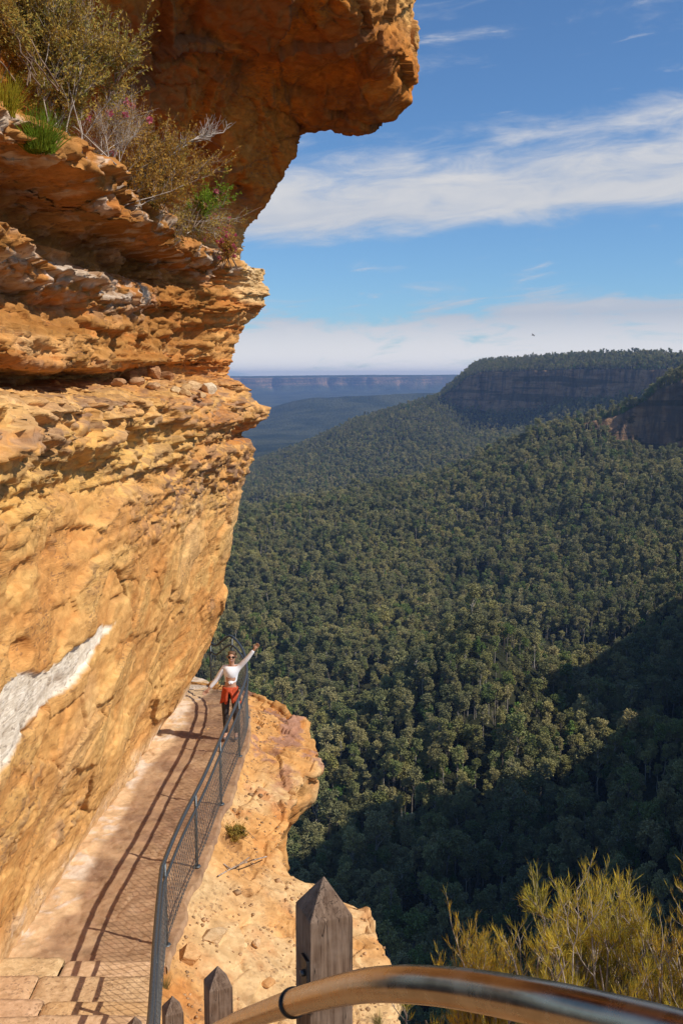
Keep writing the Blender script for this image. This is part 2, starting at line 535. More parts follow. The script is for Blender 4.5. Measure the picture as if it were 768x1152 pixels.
cz_ = -3.22 + 0.04 * (y0 - 11) + 0.05 * np.sin(y0 * 2.2); nn3 = fbm(Pc * 4.0, 3, .6, 221); nn2 = fbm(Pc * np.array([.8, .8, 3.5]) * 1.6, 4, .6, 211)
wd_ = np.interp(y0, [8, 9.3, 10.2, 10.9, 12.0, 12.4], [.46, .38, .18, .24, .14, 0.0]) + 0.02 * nn3 + 0.07 * nn2
scar = (1 - sstep(-0.03, 0.03, np.abs(z0 - cz_) - wd_)) * (y0 < 12.5)
disp = disp * (1 - .55 * scar) - 0.012 * scar
disp *= damp
dispH *= damp
Pd = Pc + N * disp[..., None] + np.array([.965, -.26, 0]) * dispH[..., None]
# keep the walking line clear of bulges
# ------------- colour of the stone, plus shade painted in under the ledge
n1_ = fbm(Pc * 0.7, 4, .55, 201); n2_ = fbm(Pc * np.array([.8, .8, 3.5]) * 1.6, 4, .6, 211); n3_ = fbm(Pc * 4.0, 3, .6, 221)
col = OCHRE + np.zeros(z0.shape + (3,))
col = blend(col, YEL, sstep(-.25, .45, n2_))
col = blend(col, PALE, sstep(0.15, .8, n1_) * 0.4)
col = blend(col, RUST, sstep(0.25, .75, -n1_ + 0.3 * n3_) * 0.45)
lc = vnoise(np.stack([y0 * 0.25, np.floor(zz / 0.13) * 5.1, x0 * 0], -1), 231)
col = blend(col, np.array([.30, .15, .06]), joint * low * .6)
col = blend(col, np.array([.69, .41, .15]), low * (cJ > .62) * .30)
col = blend(col, np.array([.60, .27, .08]), low * (cJ < .3) * .35)
col = blend(col, RUST * 1.1, mid * sstep(0.1, .6, lc) * 0.7)
col = blend(col, YEL, mid * sstep(0.3, .7, -lc) * 0.6)
yb = np.exp(-((z0 + 0.95) / 0.38) ** 2) * (1 - sstep(14, 16, y0))
col = blend(col, np.array([.72, .43, .13]), yb * 0.8)
col = blend(col, RUST * 0.9, sstep(0.35, 1.0, z0) * (1 - ceil) * (0.55 + 0.3 * n1_).clip(0, 1) * (1 - sstep(18.2, 19.2, y0)))
col = blend(col, np.array([.33, .145, .035]), sstep(0.0, .3, z0) * (1 - ceil) * sstep(-0.5, .2, n2_) * 0.85 * (1 - sstep(18.2, 19.2, y0)))  # brown stain, also darkened to stand in for shade under the ledge
# iron-dark flakes
col = blend(col, np.array([.26, .16, .11]), plate * (c6 > .80) * .7)
col = blend(col, PALE, plate * (c5 > .7) * .15)
flake = np.clip(band_r + 0.5 * mid * (z0 < 0.2), 0, 1) * (c3 > 0.45) * sstep(-.1, .3, n3_ + 0.25)
col = blend(col, np.array([.22, .13, .09]), flake * 0.72)
flk2 = low * (c3 > 0.72) * np.clip(rub - 0.2, 0, 1)
col = blend(col, np.array([.20, .12, .08]), flk2 * 0.6)
# orange-red roof
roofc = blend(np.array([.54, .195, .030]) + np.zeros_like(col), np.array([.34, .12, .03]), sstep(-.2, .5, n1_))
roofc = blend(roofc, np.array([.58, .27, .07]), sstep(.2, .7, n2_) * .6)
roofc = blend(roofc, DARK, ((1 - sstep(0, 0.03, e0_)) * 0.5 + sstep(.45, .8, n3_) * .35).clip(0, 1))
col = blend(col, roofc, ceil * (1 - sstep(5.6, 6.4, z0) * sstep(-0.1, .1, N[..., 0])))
# bleached lips and crusts
lip1 = np.exp(-((z0 - 1.12 - 0.1 * n1_) / 0.22) ** 2) * (1 - sstep(14.5, 16.5, y0))
lip2 = np.exp(-((z0 - 2.05) / 0.28) ** 2)
lip = (lip1 * sstep(-.35, .25, n3_ + 0.4 * n2_) + lip2 * sstep(0.0, .45, n3_ + 0.3 * n2_)).clip(0, 1)
col = blend(col, np.array([.60, .50, .40]), lip * 0.85)
blk = sstep(18.6, 19.3, y0) * sstep(1.35, 1.5, z0) * (1 - sstep(2.4, 2.7, z0))
col = blend(col, np.array([.68, .46, .22]), blk * 0.8)
# pale bleached streak low on the near wall
cz = -3.22 + 0.04 * (y0 - 11) + 0.05 * np.sin(y0 * 2.2)
wd = np.interp(y0, [8, 9.3, 10.2, 10.9, 12.0, 12.4], [.46, .38, .18, .24, .14, 0.0]) + 0.02 * n3_ + 0.07 * n2_
wm = 1 - sstep(-0.015, 0.015, np.abs(z0 - cz) - wd)
wm = wm * (y0 < 12.5)
lip_x = 0
col = blend(col, np.array([.84, .74, .60]), wm * 0.96)
# sandy foot of the wall
foot = (1 - sstep(-6.5, -6.0, z0 + 0.15 * n1_))
col = blend(col, np.array([.66, .44, .23]), foot * 0.8)
col = blend(col, WHITE * np.array([1, .95, .88]), foot * sstep(0.1, 0.4, n3_ + .3 * n1_) * 0.5)
col = np.clip(col * (1 + (0.10 * (1 - wm) * n3_)[..., None]), 0.02, 0.92)
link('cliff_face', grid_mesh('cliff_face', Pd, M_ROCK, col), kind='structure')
CLIFF = Pd

# --- rock shelf outside the rail, also the base under path and steps
RIM = [(-1.0, 1.6, -2.9), (2.0, 1.9, -3.6), (4.0, 2.0, -4.4), (7.0, 1.3, -6.3), (9.0, 1.05, -7.6), (10.5, .93, -7.9), (11.2, .86, -7.95), (12.4, .66, -7.85), (13.2, .45, -7.75), (13.62, .30, -7.7),
       (13.86, -.80, -7.4), (14.5, -.98, -7.2), (15.5, -.88, -7.15), (16.6, -.66, -7.15), (17.6, -.40, -7.15), (18.3, -.36, -7.1),
       (19.2, -.68, -7.0), (20.2, -1.05, -6.9), (20.8, -1.7, -6.8), (21.4, -2.6, -6.8), (22.2, -4.2, -6.8), (23.5, -7.5, -6.9)]
R_ = np.array(RIM)
ny, nx1, nx2 = 620, 330, 170
Yr = np.concatenate([np.linspace(-1, 8.2, 90)[:-1], np.linspace(8.2, 22.6, ny - 89)])
rx = np.interp(Yr, R_[:, 0], R_[:, 1]); rz = np.interp(Yr, R_[:, 0], R_[:, 2])
k5 = np.ones(5) / 5
rx[5:-5] = np.convolve(rx, k5, 'same')[5:-5]
nzr = fbm(np.stack([Yr * 1.6, Yr * 0, Yr * 0], -1), 3, .55, 301)
rx += 0.10 * nzr * sstep(8, 9, Yr)
RAILP = [(7.2, -1.5), (9, -1.85), (10.75, -2.05), (12, -2.02), (13.4, -1.93), (15, -1.87), (16.6, -1.8), (18, -1.78), (19, -1.87), (20, -2.05), (20.9, -2.35), (21.3, -2.75), (21.5, -3.5)]
RP = np.array(RAILP)


def path_z(Y):
    return np.interp(Y, [-1, 0.6, 7.2, 8.4, 10.5, 19.5, 21.5], [-1.66, -1.66, -6.15, -6.15, -6.6, -6.6, -6.85])


railx = np.interp(Yr, RP[:, 0], RP[:, 1], left=-0.6)
railx = np.where(Yr < 7.2, np.interp(Yr, [-1, 0.8, 2, 4.8, 7.2], [0.5, 0.5, -0.1, -1.0, -1.5]), railx)
s = np.linspace(0, 1, nx1)
Xt = -4.6 + (rx[:, None] + 4.6) * s[None]
pz = path_z(Yr)[:, None] - 0.045
q = np.clip((Xt - railx[:, None]) / np.maximum(rx - railx, 0.2)[:, None], 0, 1)
Zt = pz + (rz[:, None] - pz) * (q ** 0.8)
Top = np.stack([Xt, np.broadcast_to(Yr[:, None], Xt.shape), Zt], -1)
# drop below the rim
v = np.linspace(0, 1, nx2 + 1)[1:]
dz = 34 * v ** 2.2
Xd = rx[:, None] - 0.10 - 0.62 * (dz[None] / (dz[None] + 0.9)) * 1.2 + 0.25 * fbm(np.stack([np.broadcast_to(Yr[:, None] * .5, (len(Yr), nx2)), np.broadcast_to(dz[None] * .6, (len(Yr), nx2)), np.zeros((len(Yr), nx2))], -1), 3, .5, 305) * sstep(0, .6, dz)[None]
Drop = np.stack([Xd, np.broadcast_to(Yr[:, None], Xd.shape), rz[:, None] - dz[None]], -1)
S = np.concatenate([Top, Drop], 1)
rimround = np.exp(-((np.concatenate([(s - 1) * 4, v * 3])) / 0.12) ** 2)
for _ in range(4):
    S[:, 1:-1] = (S[:, :-2] + 2 * S[:, 1:-1] + S[:, 2:]) / 4
Nn = grid_normals(S)
if Nn[300, 100, 2] < 0:
    Nn = -Nn
out = sstep(0.0, 0.25, q)
out = np.concatenate([out, np.ones((len(Yr), nx2))], 1)
W = S + 0.2 * np.stack([fbm(S * 0.9, 2, .5, 311), fbm(S * 0.9, 2, .5, 312), fbm(S * .9, 2, .5, 313)], -1)
g1, a1, h1 = facets(W * np.array([.9, .9, 1.4]), 320, 0.7)
g2, a2, h2 = facets(W * np.array([2.3, 2.3, 3.2]), 330, 0.7)
g3, a3, h3 = facets(W * 6.0, 340, 0.7)
dd = 0.12 * g1 + 0.06 * g2 + 0.03 * g3 * sstep(-.1, .4, fbm(S * 1.1, 2, .5, 345)) + 0.06 * fbm(S * 1.7, 4, .55, 350)
dd -= 0.025 * (1 - sstep(0, .04, a1)) * (vnoise(S * .9, 349) > 0) + 0.006 * (1 - sstep(0, .05, a2))
hole = sstep(.55, .72, vnoise(W * np.array([1.7, 1.7, 2.2]), 352))
dd -= 0.12 * hole
dd *= out
dd = np.where(np.concatenate([q, np.ones((len(Yr), nx2))], 1) < 0.5, np.minimum(dd, 0.05), dd)
S2 = S + Nn * (dd + 0.012 * fbm(S * 7, 3, .6, 355))[..., None]
a_ = fbm(S * 0.8, 4, .55, 361); b_ = fbm(S * np.array([2, 2, 3]), 4, .6, 365); c_ = fbm(S * 5, 3, .6, 367)
sc = np.array([.62, .32, .11]) + np.zeros(S.shape)
sc = blend(sc, np.array([.67, .43, .20]), sstep(-.2, .5, a_ + .3 * b_))
sc = blend(sc, RUST * 1.15, sstep(.1, .6, b_ - 0.3 * a_) * 0.55)
sc = blend(sc, PURP, sstep(.15, .5, c_ * 0.4 + b_) * sstep(15, 18, S[..., 1]) * np.clip(Nn[..., 2], 0, 1) * 0.75)
sc = blend(sc, np.array([.68, .46, .24]), (1 - sstep(13.2, 14.4, S[..., 1])) * sstep(-.5, .3, a_) * 0.35)
sc = blend(sc, DARK, hole * 0.4)
sc = np.clip(sc * (1 + .1 * c_[..., None]), .02, .85)
link('rock_shelf', grid_mesh('rock_shelf', S2, M_ROCK, sc), kind='structure')
SHELF = S2

# --- the path
mp, t = new_mat('worn_path_stone')
ge = t.n('ShaderNodeNewGeometry').outputs['Position']
at = t.n('ShaderNodeAttribute', attribute_name='rock_colour').outputs[0]
nA = t.noise(ge, 5, 8, .65, .3); nB = t.noise(ge, 28, 4, .6); nC = t.noise(ge, 90, 3, .6)
c = t.mix(1.0, at, t.mix(t.rng(nA, .3, .7), (.7, .68, .66), (1.25, 1.25, 1.28)), 'MULTIPLY')
c = t.mix(t.rng(nB, .55, .7, 0, .35), c, (.52, .34, .17))
c = t.mix(t.rng(nC, .62, .72, 0, .4), c, (.16, .09, .07))
finish(t, c, .9, t.m('ADD', nA, t.m('MULTIPLY', nB, .5)), .45, .02, spec=.2)
ny, nx = 420, 110
Yp = np.linspace(10.42, 22.4, ny)
rxp = np.interp(Yp, RP[:, 0], RP[:, 1]); rxp = np.where(Yp > 20.9, np.interp(Yp, [20.9, 21.3, 22.4], [-2.2, -2.5, -3.4]), rxp + 0.10 + .05 * fbm(np.stack([Yp * 2, Yp * 0, Yp * 0], -1), 3, .5, 441))
lx = np.interp(Yp, [10, 19.5, 20.5, 22.4], [-4.2, -3.8, -4.5, -7.5])
s = np.linspace(0, 1, nx)
Xp = lx[:, None] + (rxp - lx)[:, None] * s
Pp = np.stack([Xp, np.broadcast_to(Yp[:, None], Xp.shape), np.broadcast_to(path_z(Yp)[:, None], Xp.shape)], -1)
e = fbm(Pp * 1.2, 4, .55, 401); f = fbm(Pp * np.array([.9, 2.2, 1]), 4, .6, 411); g = fbm(Pp * 6, 3, .6, 421)
fcp, ep, cp_ = facets(Pp * np.array([1.2, 1.8, 1]), 430, .3)
edge = (s > .985) | (s < 0.01)
Pp[..., 2] += 0.03 * e + 0.016 * g + 0.025 * fcp - 0.012 * (1 - sstep(0, .04, ep))
Pp[:, -1, 2] -= 0.08
pc = np.array([.38, .23, .125]) + np.zeros(Pp.shape)
pc = blend(pc, np.array([.25, .145, .085]), sstep(-.1, .35, f) * .9)
cpj = facets(Pp * np.array([3, 3, 1]), 433, .3)[2]
pc = blend(pc, np.array([.33, .19, .11]), (cpj > .6) * .4)
pc = blend(pc, np.array([.60, .40, .22]), sstep(.1, .6, e) * .4)
# smoothed mortar strip against the wall
wl = np.interp(Yp, [10, 15, 19.5, 22], [-3.72, -3.5, -3.25, -3.0])[:, None]
strip = 1 - sstep(0.12, 0.30, Pp[..., 0] - wl + 0.16 * e)
pc = blend(pc, np.array([.66, .45, .25]), strip)
pc = blend(pc, WHITE, strip * sstep(.05, .3, g * .5 + f) * .5)
link('path', grid_mesh('path', Pp, mp, np.clip(pc, .02, .8)), kind='structure')
# ================================================================ VALLEY AND MESAS
def fog_free(m):
    return m


mt_, t = new_mat('bushland_ground')
geo = t.n('ShaderNodeNewGeometry')
pos = geo.outputs['Position']
nz = t.n('ShaderNodeSeparateXYZ', {0: geo.outputs['True Normal']}).outputs[2]
pz_ = t.n('ShaderNodeSeparateXYZ', {0: pos})
dist = t.n('ShaderNodeVectorMath', {0: pos}, operation='LENGTH').outputs[1]
far = t.rng(dist, 3300, 4200)
nn = t.noise(pos, 0.02, 8, .7)
nf = t.noise(pos, 0.004, 6, .6)
tree_n = t.n('ShaderNodeTexVoronoi', {'Vector': pos, 'Scale': 0.055}).outputs[0]
g = t.mix(t.rng(nn, .35, .65), (.018, .022, .010), (.050, .050, .024))
gf = t.mix(t.rng(nf, .40, .60), (.022, .034, .016), (.085, .09, .045))
gf = t.mix(t.rng(tree_n, 0.2, 0.9, 0, .6), gf, (.015, .02, .012))
g = t.mix(far, g, gf)
# cliffs
rk = t.scale_vec(pos, 0.02, 0.02, 0.11)
r1 = t.noise(rk, 1.0, 6, .65)
stain = t.noise(t.scale_vec(pos, .075, .075, .008), 1.0, 5, .6)
rock = t.mix(t.rng(r1, .35, .65), (.22, .12, .06), (.44, .26, .14))
rock = t.mix(t.rng(stain, .45, .62, 0, .85), rock, (.085, .070, .055))
bandn = t.noise(t.scale_vec(pos, .002, .002, .05), 1.0, 3, .5)
rock = t.mix(t.rng(bandn, .54, .57, 0, .7), rock, (.04, .045, .025))
veg = t.noise(t.scale_vec(pos, .03, .03, .06), 1.0, 6, .7)
rock = t.mix(t.rng(veg, .57, .64, 0, .85), rock, (.025, .032, .015))
col_ = t.mix(t.rng(nz, .50, .66), rock, g)
hb = t.m('ADD', t.m('MULTIPLY', nn, 14), t.m('MULTIPLY', tree_n, -7))
finish(t, col_, .95, hb, 1.0, 1.0, spec=.05)
M_LAND = mt_

cols = np.array([40, 150, 280, 340, 400, 450, 500, 530, 600, 650, 700, 740, 768, 850, 950, 1100, 1250, 1400, 1700, 2400], float)


def az_of(px):
    return np.arctan2((px - 384) / F, 1 / CP)   # near the horizon


colaz = az_of(cols)


def zat(px, d, py):
    r = ray(px, py)
    return d * r[2] / math.hypot(r[0], r[1])


# each row: distance per px, and either py (line of sight) or z, given at a few px
ROWS = []


def row(n, dist, py=None, z=None):
    ROWS.append((n, dist, py, z))


def ip(d, px):
    k = sorted(d)
    return np.interp(px, k, [d[i] for i in k])


row(0, {0: 24}, z={0: -60, 1400: -50})
row(10, {0: 150}, z={0: -165, 768: -165, 1100: -130, 1400: -70, 1700: -20})
row(24, {0: 300}, z={0: -205, 768: -206, 1000: -180, 1150: -120, 1300: 10, 1400: 38})
row(20, {0: 400}, py={0: 1000, 600: 1000, 768: 992}, z=None)
row(24, {0: 560}, py={0: 850, 450: 852, 600: 835, 768: 822})
row(24, {0: 740}, py={0: 752, 450: 752, 560: 758, 650: 745, 768: 722})
row(24, {0: 930}, py={0: 682, 500: 684, 600: 680, 768: 662})
row(24, {0: 1130}, py={0: 632, 280: 630, 500: 618, 600: 600, 700: 578, 768: 570})
row(20, {0: 1300}, py={0: 592, 280: 590, 400: 576, 500: 556, 600: 530, 700: 520, 768: 524})
row(16, {0: 1425}, py={0: 578, 280: 574, 400: 554, 500: 531, 600: 492, 650: 480, 680: 486, 700: 498, 740: 508, 768: 508, 850: 508})
row(14, {0: 1450, 700: 1450, 768: 1440}, py={0: 575, 280: 571, 400: 549, 450: 541, 500: 526, 600: 482, 650: 468, 700: 456, 728: 443, 740: 430, 768: 416, 850: 398})
row(12, {0: 1560}, py={0: 579, 280: 575, 400: 556, 500: 534, 600: 492, 700: 466, 740: 436, 768: 420, 850: 398})
row(12, {0: 1750}, z={0: -262, 280: -256, 500: -225, 600: -190, 700: -130, 768: -60, 850: 0})
row(16, {0: 2050}, z={0: -285, 280: -280, 500: -245, 600: -215, 700: -190, 768: -160, 850: -60})
row(26, {0: 2500, 500: 2500, 768: 2150}, py={0: 560, 280: 548, 400: 520, 500: 503, 600: 496, 700: 486, 768: 476})
row(16, {0: 3000, 490: 2990, 530: 2880, 600: 2690, 700: 2450, 768: 2290}, py={0: 541, 280: 528, 340: 507, 400: 479, 450: 465, 490: 462, 520: 484, 560: 490, 600: 488, 650: 478, 700: 470, 768: 462})
row(26, {0: 3150, 490: 3150, 530: 3040, 600: 2850, 700: 2600, 768: 2440, 900: 2200}, py={0: 535, 280: 522, 340: 500, 400: 471, 450: 457, 490: 447, 520: 456, 560: 462, 600: 460, 650: 452, 700: 446, 768: 440})
row(22, {0: 3175, 490: 3180, 530: 3068, 600: 2878, 700: 2628, 768: 2466, 900: 2225}, py={0: 533, 280: 520, 340: 498, 400: 469, 450: 455, 490: 445, 500: 440, 515: 431, 524: 422, 540: 416, 600: 414, 700: 412, 768: 411})
row(14, {0: 3400, 490: 3500, 530: 3400, 600: 3200, 768: 2900}, py={0: 538, 280: 524, 400: 476, 490: 444, 500: 436, 515: 423, 530: 410, 545: 404, 600: 401, 660: 397, 700: 397, 768: 401})
row(12, {0: 4200}, z={0: -330, 280: -320, 480: -200, 530: 40, 768: 60})
row(10, {0: 5200}, z={0: -340, 500: -330, 560: -200, 768: -100})
row(14, {0: 6800}, py={0: 478, 280: 474, 340: 458, 400: 452, 500: 449, 560: 446})
row(8, {0: 7300}, py={0: 474, 280: 470, 320: 455, 352: 446, 400: 448, 500: 447, 560: 444})
row(10, {0: 9500}, z={0: -360})
row(10, {0: 13200}, py={0: 445, 280: 445, 400: 443, 500: 442, 560: 440})
row(8, {0: 13330}, py={0: 429, 280: 430, 400: 429.5, 500: 428.5, 560: 428})
row(8, {0: 15500}, py={0: 425.5, 280: 426, 340: 425, 420: 424, 480: 424.5, 520: 424, 600: 424})
row(4, {0: 20000}, py={0: 428})
row(0, {0: 24000}, z={0: -300})

fine = np.radians(np.arange(-15, 21.6, 0.075))
coarse1 = np.radians(np.arange(-50, -15, 1.2)); coarse2 = np.radians(np.arange(21.6, 75, 0.6))
AZ = np.concatenate([coarse1, fine, coarse2])
PXA = 384 + F * np.tan(AZ) / CP
D = []; ZZ = []; kind = []
for ri, (n, dist_, py, z) in enumerate(ROWS):
    d = ip(dist_, PXA)
    if py is not None:
        pv = ip(py, np.clip(PXA, 0, 900)) + {8: 8, 9: 11, 10: 11, 11: 11, 14: 5, 15: 4, 16: 5, 17: 4, 18: 4, 24: -4, 25: -5, 26: -4, 27: -3}.get(ri, 0)
        cl_ = np.clip(PXA, -400, 1100)
        r0 = np.array([zat(a, dd_, p) for a, dd_, p in zip(cl_, d, pv)])
        zz_ = r0
    else:
        zz_ = ip(z, PXA)
    D.append(d); ZZ.append(zz_)
D = np.array(D); ZZ = np.array(ZZ)
# right of the frame the escarpment we stand on curves round: a plateau that throws the valley shadow
deg = np.degrees(AZ)
for i in range(len(ROWS)):
    dm = D[i].mean()
    if 280 < dm < 1300:
        # the wall itself stands a little nearer as it goes far
        e0 = np.interp(dm, [280, 400, 560, 740, 930, 1130, 1300], [34.6, 34.6, 34.6, 34.4, 34.4, 34.4, 33])
        e0 = e0 + 1.4 * vnoise(np.stack([deg * 0 + dm / 90, deg * .0, deg * 0], -1), 77) + .5
        up = sstep(e0 - 2.0, e0 + 1.2, deg)
        tal = sstep(e0 - 11, e0 - 1, deg)
        ZZ[i] = np.where(deg > 19.5, ZZ[i] * (1 - tal) + (ZZ[i] * 0.80) * tal, ZZ[i])
        ZZ[i] = ZZ[i] * (1 - up) + np.interp(dm, [280, 1100, 1300], [44, 44, 60]) * up
    elif dm >= 1300 and dm < 1700:
        up = sstep(22, 34, deg)
        ZZ[i] = ZZ[i] * (1 - up) + 40 * up
DD = []; ZG = []; rowpos = []
for i in range(len(ROWS) - 1):
    n = max(ROWS[i][0], ROWS[i + 1][0], 4) if i else 10
    n = ROWS[i + 1][0] or 4
    f_ = np.linspace(0, 1, n, endpoint=False)[:, None]
    dd1 = D[i][None] * (1 - f_) + D[i + 1][None] * f_
    zz1 = ZZ[i][None] * (1 - f_) + ZZ[i + 1][None] * f_
    DD.append(dd1); ZG.append(zz1); rowpos += [i] * n
DD.append(D[-1:]); ZG.append(ZZ[-1:]); rowpos.append(len(ROWS) - 1)
DD = np.concatenate(DD); ZG = np.concatenate(ZG); rowpos = np.array(rowpos)
# smooth along distance except across the cliff bands
cliffrow = np.isin(rowpos, [9, 16, 17, 24])
cm = cliffrow | np.roll(cliffrow, 1) | np.roll(cliffrow, -1)
for _ in range(14):
    zs = ZG.copy(); zs[1:-1] = (ZG[:-2] + 2 * ZG[1:-1] + ZG[2:]) / 4
    ZG = np.where(cm[:, None], ZG, zs)
sun_notch = np.exp(-((DD - 492) / 46.0) ** 4) * sstep(31.5, 33.5, deg)[None]  # unseen notch added in the rim so sunlight reaches the valley tongue
ZG = ZG * (1 - sun_notch) + np.minimum(ZG, -30) * sun_notch
XX = DD * np.sin(AZ); YY = DD * np.cos(AZ)
P3 = np.stack([XX, YY, XX * 0], -1)
wgt = sstep(60, 400, DD)
ridge = ridged(P3 / 210 + 3.3, 4, .5, 501)
zn = 14 * ridge * wgt * (1 - sstep(1250, 1420, DD) * (1 - sstep(1650, 2000, DD))) * (1 - sstep(3000, 3200, DD))
zn += 5 * fbm(P3 / 60, 3, .5, 505) * wgt * (DD < 3400)
zn += np.where(DD > 4500, 50 * ridged(P3 / 1500, 4, .5, 511) * sstep(4500, 5500, DD) * (1 - sstep(11000, 13000, DD)), 0)
# the bright spur that ends in the sunlit knoll on the left of the gully
zn += 58 * np.exp(-(((XX - (74 + (YY - 560) * 0.30)) / 45) ** 2)) * sstep(440, 530, YY) * (1 - sstep(580, 690, YY))
a0 = np.array([40., 640.]); a1 = np.array([200., 745.]); ab = a1 - a0
tp_ = np.clip(((XX - a0[0]) * ab[0] + (YY - a0[1]) * ab[1]) / (ab @ ab), 0, 1)
dl = np.hypot(XX - a0[0] - tp_ * ab[0], YY - a0[1] - tp_ * ab[1])
zn -= 46 * np.exp(-(dl / 36) ** 2)
zn = np.where(cliffrow[:, None], zn * .35, zn)
ZG = ZG + zn
# buttresses on the cliff bands: push the face in and out
face = np.isin(rowpos, [16]).astype(float)[:, None]
fp = np.stack([AZ * 3000 / 55, AZ * 0, AZ * 0], -1)
bt = (ridged(fp, 4, .55, 521) * 34)
bt2 = ridged(np.stack([AZ * 1450 / 30, AZ * 0, AZ * 0], -1), 4, .55, 525) * 12
dsh = np.zeros_like(DD)
w15 = np.exp(-((np.arange(len(rowpos)) - np.where(rowpos == 16)[0].mean()) / 16.0) ** 2)[:, None]
w9 = np.exp(-((np.arange(len(rowpos)) - np.where(rowpos == 9)[0].mean()) / 10.0) ** 2)[:, None]
w23 = np.exp(-((np.arange(len(rowpos)) - np.where(rowpos == 24)[0].mean()) / 6.0) ** 2)[:, None]
bt3 = ridged(np.stack([AZ * 13200 / 700, AZ * 0, AZ * 0], -1), 4, .55, 531) * 350
dsh += w15 * bt[None] + w9 * bt2[None] + w23 * bt3[None]
Rr = DD + dsh
XX = Rr * np.sin(AZ); YY = Rr * np.cos(AZ)
# ledges in the faces
LAND = np.stack([XX, YY, ZG], -1)
link('terrain', grid_mesh('terrain', LAND, M_LAND, smooth=True, flip=True), kind='structure')

# ================================================================ TREES
def leaf_mat(name, cols_, sat=1.0):
    m, t = new_mat(name)
    oi = t.n('ShaderNodeObjectInfo').outputs['Random']
    geo = t.n('ShaderNodeNewGeometry').outputs['Position']
    n = t.noise(geo, 0.35, 3, .6)
    big = t.noise(geo, 0.012, 3, .6)
    cr = t.n('ShaderNodeValToRGB', {0: oi})
    e = cr.color_ramp.elements
    for i, cc in enumerate(cols_):
        x = i / (len(cols_) - 1)
        if i == 0: e[0].position = 0; e[0].color = (*cc, 1)
        elif i == len(cols_) - 1: e[-1].position = 1; e[-1].color = (*cc, 1)
        else:
            q = e.new(x); q.color = (*cc, 1)
    c = t.mix(1.0, cr.outputs[0], t.mix(t.rng(n, .3, .7), (.7, .7, .7), (1.3, 1.3, 1.25)), 'MULTIPLY')
    c = t.mix(t.rng(big, .4, .62, 0, .55), c, (.130, .150, .070))
    finish(t, c, .6, spec=.25)
    return m


M_LEAF = leaf_mat('gum_leaves', [(.180, .190, .050), (.420, .370, .125), (.370, .305, .125), (.155, .215, .045), (.470, .405, .180), (.250, .225, .090), (.140, .150, .060)])
M_LEAFG = leaf_mat('rainforest_leaves', [(.100, .200, .030), (.160, .280, .042), (.120, .180, .045), (.210, .310, .055)])
mb, t = new_mat('pale_bark')
geo = t.n('ShaderNodeNewGeometry').outputs['Position']
oi = t.n('ShaderNodeObjectInfo').outputs['Random']
c = t.mix(t.rng(t.noise(geo, .5, 4, .6), .35, .65), (.24, .20, .16), (.50, .46, .40))
c = t.mix(t.rng(oi, .3, .8), c, (.16, .13, .10))
finish(t, c, .85)
M_BARK = mb


def make_tree_geo(seed, H, crownR, base, nclump, lsz, style):
    r = np.random.default_rng(seed)
    lean = r.normal(0, .03, 2)
    pts = [np.array([0, 0, -2.0])]
    k = 7
    for i in range(1, k + 1):
        h = H * .92 * i / k
        pts.append(np.array([lean[0] * h + r.normal(0, .12), lean[1] * h + r.normal(0, .12), h]))
    P0, P1, R0, R1 = [], [], [], []
    tr = H * .016
    for i in range(k):
        P0.append(pts[i]); P1.append(pts[i + 1])
        R0.append(tr * (1 - i / k * .8)); R1.append(tr * (1 - (i + 1) / k * .8))
    cl = []
    for j in range(nclump):
        a = r.uniform(0, 2 * math.pi)
        if style == 'cone':
            u = r.uniform(0, 1) ** .8
            h = H * (base + (1 - base) * u); rad = crownR * (1 - u) ** .8 * math.sqrt(r.uniform(.2, 1)); cs = r.uniform(.9, 1.5) * (1 - .5 * u)
        elif style == 'round':
            u = r.uniform(0, 1); h = H * (base + (1 - base) * u)
            rad = crownR * math.sqrt(max(0.05, 1 - (2 * u - .9) ** 2)) * math.sqrt(r.uniform(.15, 1)) * .95; cs = r.uniform(1.2, 2.0)
        else:
            u = r.uniform(0, 1) ** .7; h = H * (base + (1 - base) * u)
            rad = crownR * math.sqrt(max(0.05, 1 - (1.6 * u - .9) ** 2)) * math.sqrt(r.uniform(.1, 1)); cs = r.uniform(.9, 1.8)
        c = np.array([lean[0] * h + rad * math.cos(a), lean[1] * h + rad * math.sin(a), h])
        cl.append((c, cs))
        # limb
        hb = max(H * base * .75, h - rad * r.uniform(.8, 1.4) - 1)
        b0 = np.array([lean[0] * hb, lean[1] * hb, hb])
        md = (b0 + c) / 2 + r.normal(0, .3, 3) + np.array([0, 0, -.3])
        P0 += [b0, md]; P1 += [md, c]; R0 += [tr * .38, tr * .26]; R1 += [tr * .26, tr * .10]
    tv, tq = tubes(P0, P1, R0, R1, 5)
    LP, LD, LN, LL, LW = [], [], [], [], []
    for c, cs in cl:
        n = int(62 * cs)
        d = unit(r.normal(size=(n, 3))); rr = cs * r.uniform(.35, 1.0, n) ** .6
        p = c + d * rr[:, None] * np.array([1.05, 1.05, .72])
        dirn = unit(d * .7 + r.normal(0, .6, (n, 3)) + np.array([0, 0, -.15]))
        nr = unit(np.cross(dirn, unit(r.normal(size=(n, 3)))))
        LP.append(p); LD.append(dirn); LN.append(nr)
        LL.append(r.uniform(.7, 1.3, n) * lsz); LW.append(r.uniform(.5, .8, n) * lsz)
    lv, lq = leaf_quads(np.concatenate(LP), np.concatenate(LD), np.concatenate(LN), np.concatenate(LL), np.concatenate(LW))
    return tv, tq, lv, lq


